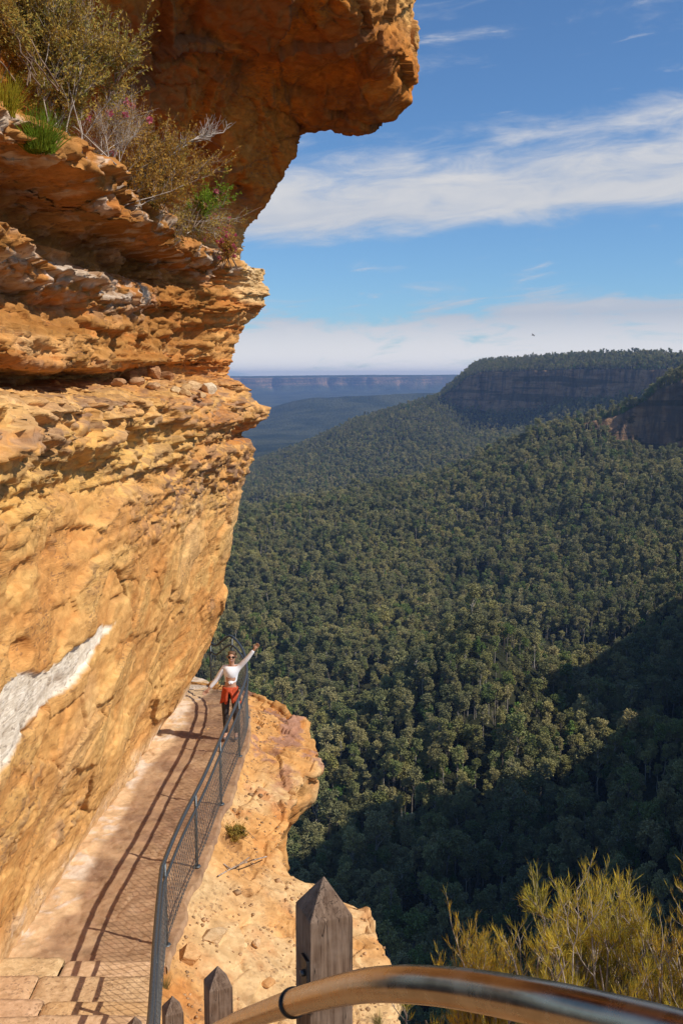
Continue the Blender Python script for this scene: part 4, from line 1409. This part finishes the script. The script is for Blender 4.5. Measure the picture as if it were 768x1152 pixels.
M_TWIG = simple_mat('grey_twigs', (.44, .36, .29), .85, 0, 12, .35, .2, .002, c2=(.16, .12, .095))
M_TWIGD = simple_mat('brown_twigs', (.22, .15, .10), .85, 0, 12, .35, .2, .002, c2=(.10, .06, .04))
M_DEAD = simple_mat('bleached_twigs', (.50, .43, .37), .85, 0, 12, .25, .2, .002)
M_OLIVE = foliage_mat('olive_leaves', [(.20, .20, .045), (.33, .28, .07), (.50, .29, .06), (.30, .29, .07)])
M_ORANGE = foliage_mat('bronze_leaves', [(.20, .20, .04), (.42, .24, .05), (.50, .28, .06), (.28, .27, .06)])
M_GREEN = foliage_mat('fresh_green_leaves', [(.13, .22, .02), (.22, .32, .03), (.30, .34, .04)])
M_YEL = foliage_mat('yellow_leaves', [(.30, .28, .03), (.45, .34, .03), (.25, .30, .03)])
M_NEED = foliage_mat('yellow_green_needles', [(.30, .28, .05), (.46, .38, .06), (.64, .45, .06), (.38, .33, .07)])
M_NEEDO = foliage_mat('orange_green_needles', [(.32, .28, .05), (.52, .38, .06), (.65, .40, .05), (.38, .34, .06)])
M_PINK = foliage_mat('pink_petals', [(.60, .10, .20), (.72, .20, .30), (.55, .12, .22)])
M_DRY = foliage_mat('dry_grass', [(.35, .28, .12), (.24, .22, .07), (.45, .36, .18)])


def bez(p0, p1, k, r, wob, rise):
    """curved branch, starts steep then leans to the target"""
    L = np.linalg.norm(p1 - p0)
    c = (p0 + p1) / 2 + np.array([0, 0, rise * L]) + r.normal(0, wob * L, 3)
    t_ = np.linspace(0, 1, k + 1)[:, None]
    p = (1 - t_) ** 2 * p0 + 2 * t_ * (1 - t_) * c + t_ ** 2 * p1
    p[1:-1] += r.normal(0, wob * L * .10, (k - 1, 3))
    return p


def shrub(name, base, centre, rad, label, cat, seed, n1=7, n2=6, n3=6, leaf='leaf', lmat=None, tmat=None, lsz=.018, dens=14, r0=.012, rise=.05, group=None, flowers=0, bare=.0, up=.25, twig=.10, fl_range=None, base_r=.08, br=(.3, .6)):
    r = np.random.default_rng(seed)
    base = np.asarray(base, float); centre = np.asarray(centre, float) - base; rad = np.asarray(rad, float)
    P0, P1, R0, R1 = [], [], [], []
    tips = []

    def add(p, a, b):
        n = len(p) - 1
        for i in range(n):
            P0.append(p[i]); P1.append(p[i + 1]); R0.append(a + (b - a) * i / n); R1.append(a + (b - a) * (i + 1) / n)

    for i in range(n1):
        d = unit(r.normal(size=3)); tgt = centre + d * rad * r.uniform(.25, .8)
        b0 = np.array([r.normal(0, base_r), r.normal(0, base_r), -.03])
        p = bez(b0, tgt, 8, r, .07, rise)
        add(p, r0, r0 * .45)
        for j in range(n2):
            k = r.integers(3, 9); s0 = p[k]
            t2 = s0 + (unit(r.normal(size=3)) * .55 + unit(s0 - b0) * .7 + np.array([0, 0, up])) * rad * r.uniform(*br)
            p2 = bez(s0, t2, 5, r, .08, .03)
            add(p2, r0 * .42, r0 * .2)
            for q_ in range(n3):
                k2 = r.integers(1, 6); s1 = p2[k2]
                t3 = s1 + (unit(r.normal(size=3)) * .7 + unit(p2[-1] - s0) * .6 + np.array([0, 0, up])) * twig * r.uniform(.6, 1.4)
                p3 = bez(s1, t3, 3, r, .08, .02)
                add(p3, r0 * .18, r0 * .08)
                tips.append(p3)
    tv, tq = tubes(P0, P1, R0, R1, 4)
    e = empty(name, base, label, cat, group)
    link('branches', mesh_from('branches', tv, tq, tmat or M_TWIG), e)
    if lmat is not None:
        LP, LD, LN, LL, LW = [], [], [], [], []
        for p3 in tips:
            if r.uniform() < bare: continue
            ax = unit(p3[-1] - p3[0])
            if leaf == 'leaf':
                n = dens
                u_ = r.uniform(.1, 1.05, n)[:, None]
                pos_ = p3[0] * (1 - u_) + p3[-1] * u_ + r.normal(0, .004, (n, 3))
                d = unit(ax * .6 + unit(r.normal(size=(n, 3))) * .9)
                LL.append(r.uniform(.7, 1.3, n) * lsz); LW.append(r.uniform(.3, .5, n) * lsz)
            else:
                n = dens
                u_ = r.uniform(.2, 1.0, n)[:, None]
                pos_ = p3[0] * (1 - u_) + p3[-1] * u_
                d = unit(ax * .55 + r.normal(0, .30, (n, 3)) + np.array([0, 0, .75]))
                LL.append(r.uniform(.6, 1.4, n) * lsz); LW.append(r.uniform(.8, 1.3, n) * .0021)
            LP.append(pos_); LD.append(d); LN.append(unit(np.cross(d, unit(r.normal(size=(n, 3))))))
        lv, lq = leaf_quads(np.concatenate(LP), np.concatenate(LD), np.concatenate(LN), np.concatenate(LL), np.concatenate(LW))
        link('foliage', mesh_from('foliage', lv, lq, lmat), e)
    if flowers:
        fi_ = r.choice(len(tips), min(flowers, len(tips)), replace=False)
        for k in fi_:
            c0 = tips[k][-1]; n = 26
            d = unit(r.normal(size=(n, 3)) + np.array([0, 0, .3]))
            v, q = leaf_quads(np.zeros((n, 3)) + d * .004, d, unit(np.cross(d, unit(r.normal(size=(n, 3))))), np.full(n, .045), np.full(n, .024))
            f = link('flower', mesh_from('flower', v, q, M_PINK), e)
            f.location = c0
    return e


def tuft(name, base, h, n, spread, mat, label, seed, wdt=.006, droop=.3, cat='grass tuft', group=None, lean=(0, 0)):
    r = np.random.default_rng(seed)
    P0, P1, W0, W1 = [], [], [], []
    for i in range(n):
        a = r.uniform(0, 2 * math.pi); L = h * r.uniform(.5, 1.15); o = r.uniform(0, spread * .35)
        s_ = r.uniform(.1, 1) * spread
        p0 = np.array([o * math.cos(a), o * math.sin(a), -.02])
        p1 = np.array([s_ * math.cos(a) + lean[0] * h, s_ * math.sin(a) + lean[1] * h, L * (1 - droop * s_ / spread)])
        p = bez(p0, p1, 4, r, .05, .15)
        w_ = wdt * r.uniform(.6, 1.2)
        for k in range(4):
            P0.append(p[k]); P1.append(p[k + 1]); W0.append(w_ * (1 - k / 4.2) / 2); W1.append(w_ * (1 - (k + 1) / 4.2) / 2)
    v, q = tubes(P0, P1, W0, W1, 3)
    o = link(name, mesh_from(name, v, q, mat), label=label, category=cat)
    if group: o['group'] = group
    o.location = base
    return o


def at(px, py, d):
    return ray(px, py) * d


# --- upper left, on the ledge under the roof
G_UP = 'shrubs growing on the upper cliff ledge'
shrub('heath_shrub', at(58, 175, 9.7), at(70, 60, 9.8), (.85, .6, .72), 'largest olive and bronze bush filling the top left corner', 'shrub', 11, 24, 10, 11, 'leaf', M_OLIVE, M_TWIG, .040, 13, .008, twig=.20, group=G_UP, base_r=.25)
shrub('heath_shrub', at(10, 90, 9.0), at(-5, 10, 9.3), (.55, .6, .6), 'dark olive bush cut by the left edge above the bright grass', 'shrub', 12, 12, 9, 9, 'leaf', M_OLIVE, M_TWIGD, .040, 13, .008, twig=.18, group=G_UP, base_r=.2)
shrub('twiggy_shrub', at(105, 195, 10.8), at(120, 150, 11.0), (.52, .5, .42), 'grey mostly leafless twiggy bush between the big olive bush and the bronze bush', 'shrub', 13, 14, 9, 9, 'leaf', M_ORANGE, M_DEAD, .026, 6, .006, twig=.15, bare=.5, flowers=9, group=G_UP, base_r=.2)
shrub('heath_shrub', at(140, 235, 12.3), at(172, 198, 12.6), (.80, .55, .62), 'bronze and olive bush with fine grey twigs hanging over the middle of the ledge', 'shrub', 14, 22, 10, 10, 'leaf', M_ORANGE, M_TWIG, .040, 11, .007, twig=.2, bare=.12, group=G_UP, base_r=.3)
shrub('heath_shrub', at(175, 262, 13.8), at(205, 252, 13.9), (.75, .5, .34), 'low pale twiggy bush trailing over the ledge lip above the banded rock', 'shrub', 15, 16, 8, 8, 'leaf', M_OLIVE, M_DEAD, .034, 9, .007, twig=.18, bare=.35, group=G_UP, up=.0, base_r=.3)
shrub('bare_shrub', at(180, 178, 12.6), at(240, 150, 12.8), (.30, .2, .16), 'bleached leafless branch reaching right against the orange rock roof', 'dead branch', 16, 4, 6, 6, 'leaf', None, M_DEAD, .02, 5, .016, twig=.13, rise=.12, base_r=.02)
shrub('green_sprig_shrub', at(215, 255, 13.6), at(240, 222, 13.9), (.34, .25, .30), 'fresh green upright sprigs with pink flowers at the right end of the bushes', 'shrub', 17, 7, 5, 5, 'leaf', M_GREEN, M_TWIGD, .036, 16, .007, twig=.12, flowers=6, group=G_UP, base_r=.08)
shrub('flowering_shrub', at(250, 300, 17.3), at(257, 278, 17.3), (.34, .3, .38), 'dark shrub covered in pink flowers beside the sandstone block at the cliff edge', 'flowering shrub', 18, 9, 6, 5, 'leaf', M_ORANGE, M_TWIGD, .04, 9, .008, twig=.15, flowers=46, group=G_UP, base_r=.12)
tuft('grass_tuft', at(45, 168, 8.7), .42, 420, .38, M_GREEN, 'bright green grassy tuft on the ledge below the big olive bush', 31, .008, .45)
tuft('grass_tuft', at(5, 130, 8.4), .40, 260, .28, M_YEL, 'yellow green grassy tuft at the left edge of the ledge', 32, .008, .3)
# --- lower right, beyond the handrail
G_LR = 'needle-leaved shrubs beyond the bronze handrail'
shrub('needle_shrub', (1.05, 3.1, -3.75), at(682, 1100, 3.7), (.44, .4, .37), 'larger yellow green needle-leaved bush with bare grey stems at bottom right', 'shrub', 21, 70, 8, 7, 'needle', M_NEED, M_TWIG, .045, 16, .0062, twig=.07, up=.25, bare=.12, br=(.15, .38), group=G_LR, rise=.06, base_r=.18)
shrub('needle_shrub', (.62, 3.4, -3.9), at(535, 1135, 4.0), (.20, .25, .22), 'smaller orange green needle-leaved bush just above the middle of the bronze handrail', 'shrub', 22, 30, 7, 7, 'needle', M_NEEDO, M_TWIG, .042, 16, .006, twig=.07, up=.5, group=G_LR, rise=.06, base_r=.1)
shrub('needle_shrub', (1.5, 3.0, -3.7), at(785, 1095, 3.5), (.24, .3, .34), 'yellow needle-leaved bush cut by the right edge of the photo', 'shrub', 23, 14, 9, 9, 'needle', M_NEEDO, M_TWIG, .040, 16, .0075, twig=.075, up=.35, group=G_LR, rise=.06, base_r=.12)
shrub('needle_shrub', (.55, 3.8, -4.2), at(500, 1150, 4.3), (.35, .25, .14), 'low dull bush under the bronze handrail beside the rock shelf', 'shrub', 24, 9, 6, 6, 'needle', M_NEED, M_TWIG, .05, 10, .008, twig=.08, up=.3, group=G_LR, rise=.06, base_r=.1)
# --- grit and chips lying on the shelf and along the path edge
rg = np.random.default_rng(77)
gv, gf_ = [], []
tops = SHELF[:, :330]
nv = 0
kk_ = 0
while kk_ < 800:
    i = rg.integers(60, tops.shape[0]); j = rg.integers(0, tops.shape[1])
    p = tops[i, j]
    if p[1] < 8.6 or p[0] < np.interp(p[1], RP[:, 0], RP[:, 1]) + .12: continue
    if fbm(p[None] * 1.1, 2, .5, 9)[0] < rg.uniform(-.5, .6): continue
    kk_ += 1
    s_ = rg.uniform(.008, .022) * (2.2 if rg.uniform() > .96 else 1)
    c8 = np.array([(a, b, c) for a in (-1, 1) for b in (-1, 1) for c in (-1, 1)], float) * s_ * rg.uniform(.5, 1.1, (8, 3)) * np.array([1, 1, .6])
    a_r = rg.uniform(0, 3.1); cr_, sr_ = math.cos(a_r), math.sin(a_r)
    c8 = c8 @ np.array([[cr_, sr_, 0], [-sr_, cr_, 0], [0, 0, 1]])
    gv.append(c8 + p + [0, 0, s_ * .2]); gf_.append(np.array([(0, 1, 3, 2), (4, 6, 7, 5), (0, 4, 5, 1), (2, 3, 7, 6), (0, 2, 6, 4), (1, 5, 7, 3)]) + nv); nv += 8
gme = mesh_from('gravel', np.concatenate(gv), np.concatenate(gf_), simple_mat('grit', (.46, .27, .13), .9, 0, 3, .5, .1, .001))
link('gravel', gme, kind='stuff')
# --- small growth on the shelf
for k, (px, py, h, n, mt_2, lb, nm) in enumerate([
        (430, 1148, .22, 90, M_DRY, 'wiry dry grass tuft on the shelf just under the bronze handrail', 'grass_tuft'),
        (190, 1108, .22, 70, M_DRY, 'pale grass tuft between the railing and the second timber post', 'grass_tuft'),
        (282, 920, .07, 60, M_DRY, 'tiny grass tuft high on the shelf beside the cushion plant', 'grass_tuft')]):
    h_ = hit([SH_], px, py, 5)
    if h_ is not None:
        tuft(nm, h_, h, n, h * .6, mt_2, lb, 50 + k, .004, .3)
h_ = hit([SH_], 271, 938, 4)
if h_ is not None:
    shrub('cushion_plant', h_, h_ + np.array([0, 0, .05]), (.20, .16, .13), 'small round dark cushion plant growing on the orange rock shelf', 'plant', 61, 14, 6, 5, 'leaf', M_OLIVE, M_TWIGD, .022, 14, .004, twig=.05, base_r=.12)
a_1 = hit([SH_], 250, 983, 5); b_1 = hit([SH_], 305, 966, 5)
if a_1 is not None and b_1 is not None:
    m_ = (a_1 + b_1) / 2 + np.array([0, 0, .06])
    pts = catmull([a_1 + [0, 0, .03], m_ + [-.1, -.05, 0], m_ + [.1, .03, .04], b_1 + [0, 0, .05]], 6)
    fk = [(pts[7], pts[7] + np.array([.16, .05, .10])), (pts[11], pts[11] + np.array([.10, -.08, .08])), (pts[4], pts[4] + np.array([-.10, .06, .05]))]
    P0 = list(pts[:-1]) + [f[0] for f in fk]; P1 = list(pts[1:]) + [f[1] for f in fk]
    v_2, q_2 = tubes(P0, P1, np.full(len(P0), .011), np.full(len(P0), .009), 6)
    link('fallen_branch', mesh_from('fallen_branch', v_2, q_2, M_TWIG), label='thin grey fallen branch lying across the rock shelf', category='branch')

# ================================================================ PERSON
def skin_obj(name, V, E, R, mat, parent, root=0, sub=2):
    me = bpy.data.meshes.new(name + '_cage')
    me.from_pydata([tuple(v) for v in V], [tuple(e) for e in E], [])
    o = bpy.data.objects.new(name + '_cage', me); C.objects.link(o)
    sk = o.modifiers.new('skin', 'SKIN')
    for i, d in enumerate(me.skin_vertices[0].data):
        r = R[i]
        d.radius = (r, r) if not isinstance(r, tuple) else r
        d.use_root = (i == root)
    sk.use_smooth_shade = True
    ss = o.modifiers.new('sub', 'SUBSURF'); ss.levels = sub; ss.render_levels = sub
    dg = bpy.context.evaluated_depsgraph_get()
    nm = bpy.data.meshes.new_from_object(o.evaluated_get(dg))
    bpy.data.objects.remove(o)
    nm.materials.clear(); nm.materials.append(mat); nm.name = name
    return link(name, nm, parent)


M_SKIN = simple_mat('skin', (.52, .29, .19), .55, 0, 40, .08, .03, .001)
M_TOP = simple_mat('white_knit', (.84, .86, .90), .85, 0, 60, .06, .2, .002)
M_RUSTC = simple_mat('rust_cloth', (.48, .065, .018), .8, 0, 25, .25, .3, .003)
M_LEG = simple_mat('charcoal_leggings', (.045, .040, .042), .8, 0, 30, .2, .1, .001)
M_HAIR = simple_mat('brown_hair', (.13, .065, .03), .6, 0, 90, .4, .4, .002, stretch=(1, 1, .2))
M_LENS = simple_mat('dark_lens', (.01, .01, .012), .15, 0, 10, .1, 0, .001)
M_SHOE = simple_mat('walking_shoes', (.12, .10, .10), .8, 0, 30, .3, .2, .001)
M_LIP = simple_mat('smile', (.75, .45, .40), .4, 0, 30, .05, 0, .001)
feet = np.array([-2.06, 17.6, -6.6 + .02])
pr = empty('person', feet, 'person in white crop top with one arm raised, standing on the path', 'person')
V = [(.03, 0, .90), (.035, 0, 1.02), (.05, .005, 1.16), (.055, .01, 1.29), (.06, .012, 1.385), (.062, 0, 1.44),   # 0-5 spine, neck
     (.066, -.012, 1.495), (.068, -.014, 1.555), (.07, -.006, 1.612),                                             # 6-8 head
     (.195, .01, 1.352), (.345, -.02, 1.51), (.475, -.03, 1.685), (.515, -.035, 1.74),                             # 9-12 raised arm, palm
     (-.080, .01, 1.335), (-.215, .0, 1.12), (-.345, -.03, .965), (-.395, -.04, .915),                             # 13-16 lowered arm
     (.125, 0, .84), (.13, -.02, .47), (.125, .015, .10), (.14, -.12, .035),                                       # 17-20 leg
     (-.06, 0, .84), (-.06, -.015, .47), (-.065, .015, .10), (-.08, -.12, .035),                                   # 21-24 leg
     (.069, -.110, 1.535)]                                                                                         # 25 nose
E = [(0, 1), (1, 2), (2, 3), (3, 4), (4, 5), (5, 6), (6, 7), (7, 8), (3, 9), (9, 10), (10, 11), (11, 12), (3, 13), (13, 14), (14, 15), (15, 16),
     (0, 17), (17, 18), (18, 19), (19, 20), (0, 21), (21, 22), (22, 23), (23, 24), (7, 25)]
R = [.118, .098, .105, .108, (.06, .05), .046, (.062, .068), (.075, .088), (.052, .06),
     .050, .036, .026, (.032, .018), .050, .036, .026, (.032, .018), .088, .055, .036, (.035, .025), .088, .055, .036, (.035, .025), .012]
# fingers: four unequal fingers and a side thumb on each hand
def fingers(pi_, dirn, side, thumb_side):
    global V, E, R
    p = np.array(V[pi_]); dn = unit(np.array(dirn)); sd = unit(np.array(side))
    for k, L in enumerate((.062, .072, .067, .052)):
        b = p + sd * (k - 1.5) * .019 + dn * .02
        m_ = b + dn * L * .55; t_ = b + dn * L + np.array([0, -.02, -.004])
        i = len(V); V += [tuple(b), tuple(m_), tuple(t_)]; E += [(pi_, i), (i, i + 1), (i + 1, i + 2)]; R += [.010, .009, .007]
    i = len(V); b = p - dn * .02 + sd * thumb_side * .035; t_ = b + sd * thumb_side * .022 + dn * .035
    V += [tuple(b), tuple(t_)]; E += [(pi_, i), (i, i + 1)]; R += [.011, .009]


fingers(12, (.55, -.1, .8), (.8, 0, -.55), -1)
fingers(16, (-.7, -.15, -.7), (.7, 0, -.7), 1)
body = skin_obj('body', V, E, R, M_SKIN, pr, 0, 2)
skin_obj('long_sleeved_top', [(.046, .004, 1.085), (.05, .005, 1.18), (.055, .01, 1.29), (.06, .012, 1.355), (.195, .01, 1.354), (.345, -.02, 1.512), (.475, -.03, 1.687), (-.080, .01, 1.337), (-.215, 0, 1.122), (-.345, -.03, .967), (.05, -.085, 1.10), (.085, -.10, 1.065), (.02, -.10, 1.068)],
         [(0, 1), (1, 2), (2, 3), (2, 4), (4, 5), (5, 6), (2, 7), (7, 8), (8, 9), (0, 10), (10, 11), (10, 12)],
         [.116, .122, .122, (.08, .07), .058, .047, .035, .062, .047, .035, .022, .014, .014], M_TOP, pr, 2, 2)
skin_obj('leggings', [(.03, 0, .90), (.03, 0, .96), (.125, 0, .84), (.13, -.02, .47), (.125, .015, .09), (-.06, 0, .84), (-.06, -.015, .47), (-.065, .015, .09)],
         [(0, 1), (0, 2), (2, 3), (3, 4), (0, 5), (5, 6), (6, 7)], [(.135, .11), (.12, .095), .098, .064, .045, .098, .064, .045], M_LEG, pr, 0, 2)
for sx, a in ((1, (.13, .125)), (-1, (-.07, -.065))):
    skin_obj('shoe', [(a[1], .04, .045), (a[0], -.06, .045), (a[0] + sx * .01, -.15, .035)], [(0, 1), (1, 2)], [(.042, .042), (.043, .036), (.034, .026)], M_SHOE, pr, 0, 2)
# shirt tied round the hips: folded skirt open at the front, with knot and sleeves
n = 64
th_ = np.linspace(-2.75, 2.75, n) + math.pi / 2
Pt = []
for k, zf in enumerate(np.linspace(0, 1, 12)):
    fold = 1 + (.05 + .13 * zf) * np.sin(th_ * 9 + 1.5 * zf) * .5
    rx_, ry_ = .142 + .045 * zf, .118 + .05 * zf
    ln = .26 + .05 * np.cos(th_ * 2)
    Pt.append(np.stack([.03 + rx_ * fold * np.cos(th_), ry_ * fold * np.sin(th_), .985 - zf * ln], -1))
Pt = np.array(Pt)
me = grid_mesh('tied_shirt', Pt, M_RUSTC)
ts = link('tied_shirt', me, pr)
sd_ = ts.modifiers.new('thick', 'SOLIDIFY'); sd_.thickness = .012
skin_obj('shirt_sleeves', [(.02, -.125, .965), (-.02, -.15, .90), (-.035, -.16, .80), (-.03, -.155, .70), (.075, -.15, .89), (.10, -.155, .79), (.085, -.15, .72), (-.10, -.06, .98), (.15, -.05, .98)],
         [(0, 1), (1, 2), (2, 3), (0, 4), (4, 5), (5, 6), (0, 7), (0, 8)], [.035, .030, .036, .030, .030, .034, .026, .022, .022], M_RUSTC, pr, 0, 2)
# hair
skin_obj('hair', [(.07, .022, 1.60), (.07, .05, 1.55), (.068, .055, 1.48), (.07, -.02, 1.645), (.02, .0, 1.585), (.12, .0, 1.585), (.068, .10, 1.55)],
         [(0, 1), (1, 2), (0, 3), (0, 4), (0, 5), (1, 6)], [(.075, .075), (.078, .07), (.05, .04), (.05, .035), (.036, .04), (.036, .04), .036], M_HAIR, pr, 0, 2)
# sunglasses
lv_, lf_ = [], []
Vg, Fg = box_vf(.069, -.092, 1.565, .02, .008, .006)
gl = link('sunglasses', poly_mesh('sunglasses', Vg, Fg, M_LENS), pr)
for sx in (-1, 1):
    sweep_l = np.array([(.069 + sx * .034, -.084, 1.562), (.069 + sx * .034, -.097, 1.560)])
    V_, q_ = sweep(sweep_l, .026, 14)
    link('lens', poly_mesh('lens', V_, q_.tolist(), M_LENS, smooth=True), gl)
    V_, q_ = sweep(np.array([(.069 + sx * .058, -.088, 1.566), (.069 + sx * .082, .01, 1.566)]), .004, 6)
    link('temple_arm', poly_mesh('temple_arm', V_, q_.tolist(), M_LENS), gl)
sweep_obj('mouth', catmull([(.047, -.090, 1.508), (.069, -.099, 1.500), (.091, -.090, 1.508)], 5), .0055, M_LIP, pr, 8)
for sx in (-1, 1):
    sweep_obj('ear', np.array([(.068 + sx * .078, -.005, 1.57), (.068 + sx * .082, -.002, 1.55), (.068 + sx * .076, -.005, 1.53)]), .010, M_SKIN, pr, 8)

# ================================================================ BIRD far out over the valley
bc = at(599, 377, 95)
V = [(-.30, .02, .05), (-.12, .05, .09), (0, .06, 0), (.12, .05, .09), (.32, .0, .02), (.12, -.09, .06), (0, -.10, -.01), (-.12, -.09, .06), (0, .22, .0), (0, -.24, .0), (.05, -.26, 0), (-.05, -.26, 0), (0, .02, .05), (0, .02, -.06)]
Fb = [(0, 1, 7), (1, 2, 12, 7), (3, 4, 5), (2, 3, 5, 12), (12, 5, 6, 7), (8, 2, 12), (8, 12, 13), (8, 13, 2), (6, 10, 9, 11), (12, 6, 13), (2, 13, 6), (7, 6, 13), (5, 13, 6)]
bo = link('bird', poly_mesh('bird', V, Fb, simple_mat('dark_feathers', (.05, .045, .045), .8)), label='tiny dark bird gliding in the sky above the far mesa', category='bird')
bo.location = bc; bo.rotation_euler = (0, .5, .8); bo.scale = (.85, .85, .85)
sm_ = bo.modifiers.new('thick', 'SOLIDIFY'); sm_.thickness = .02
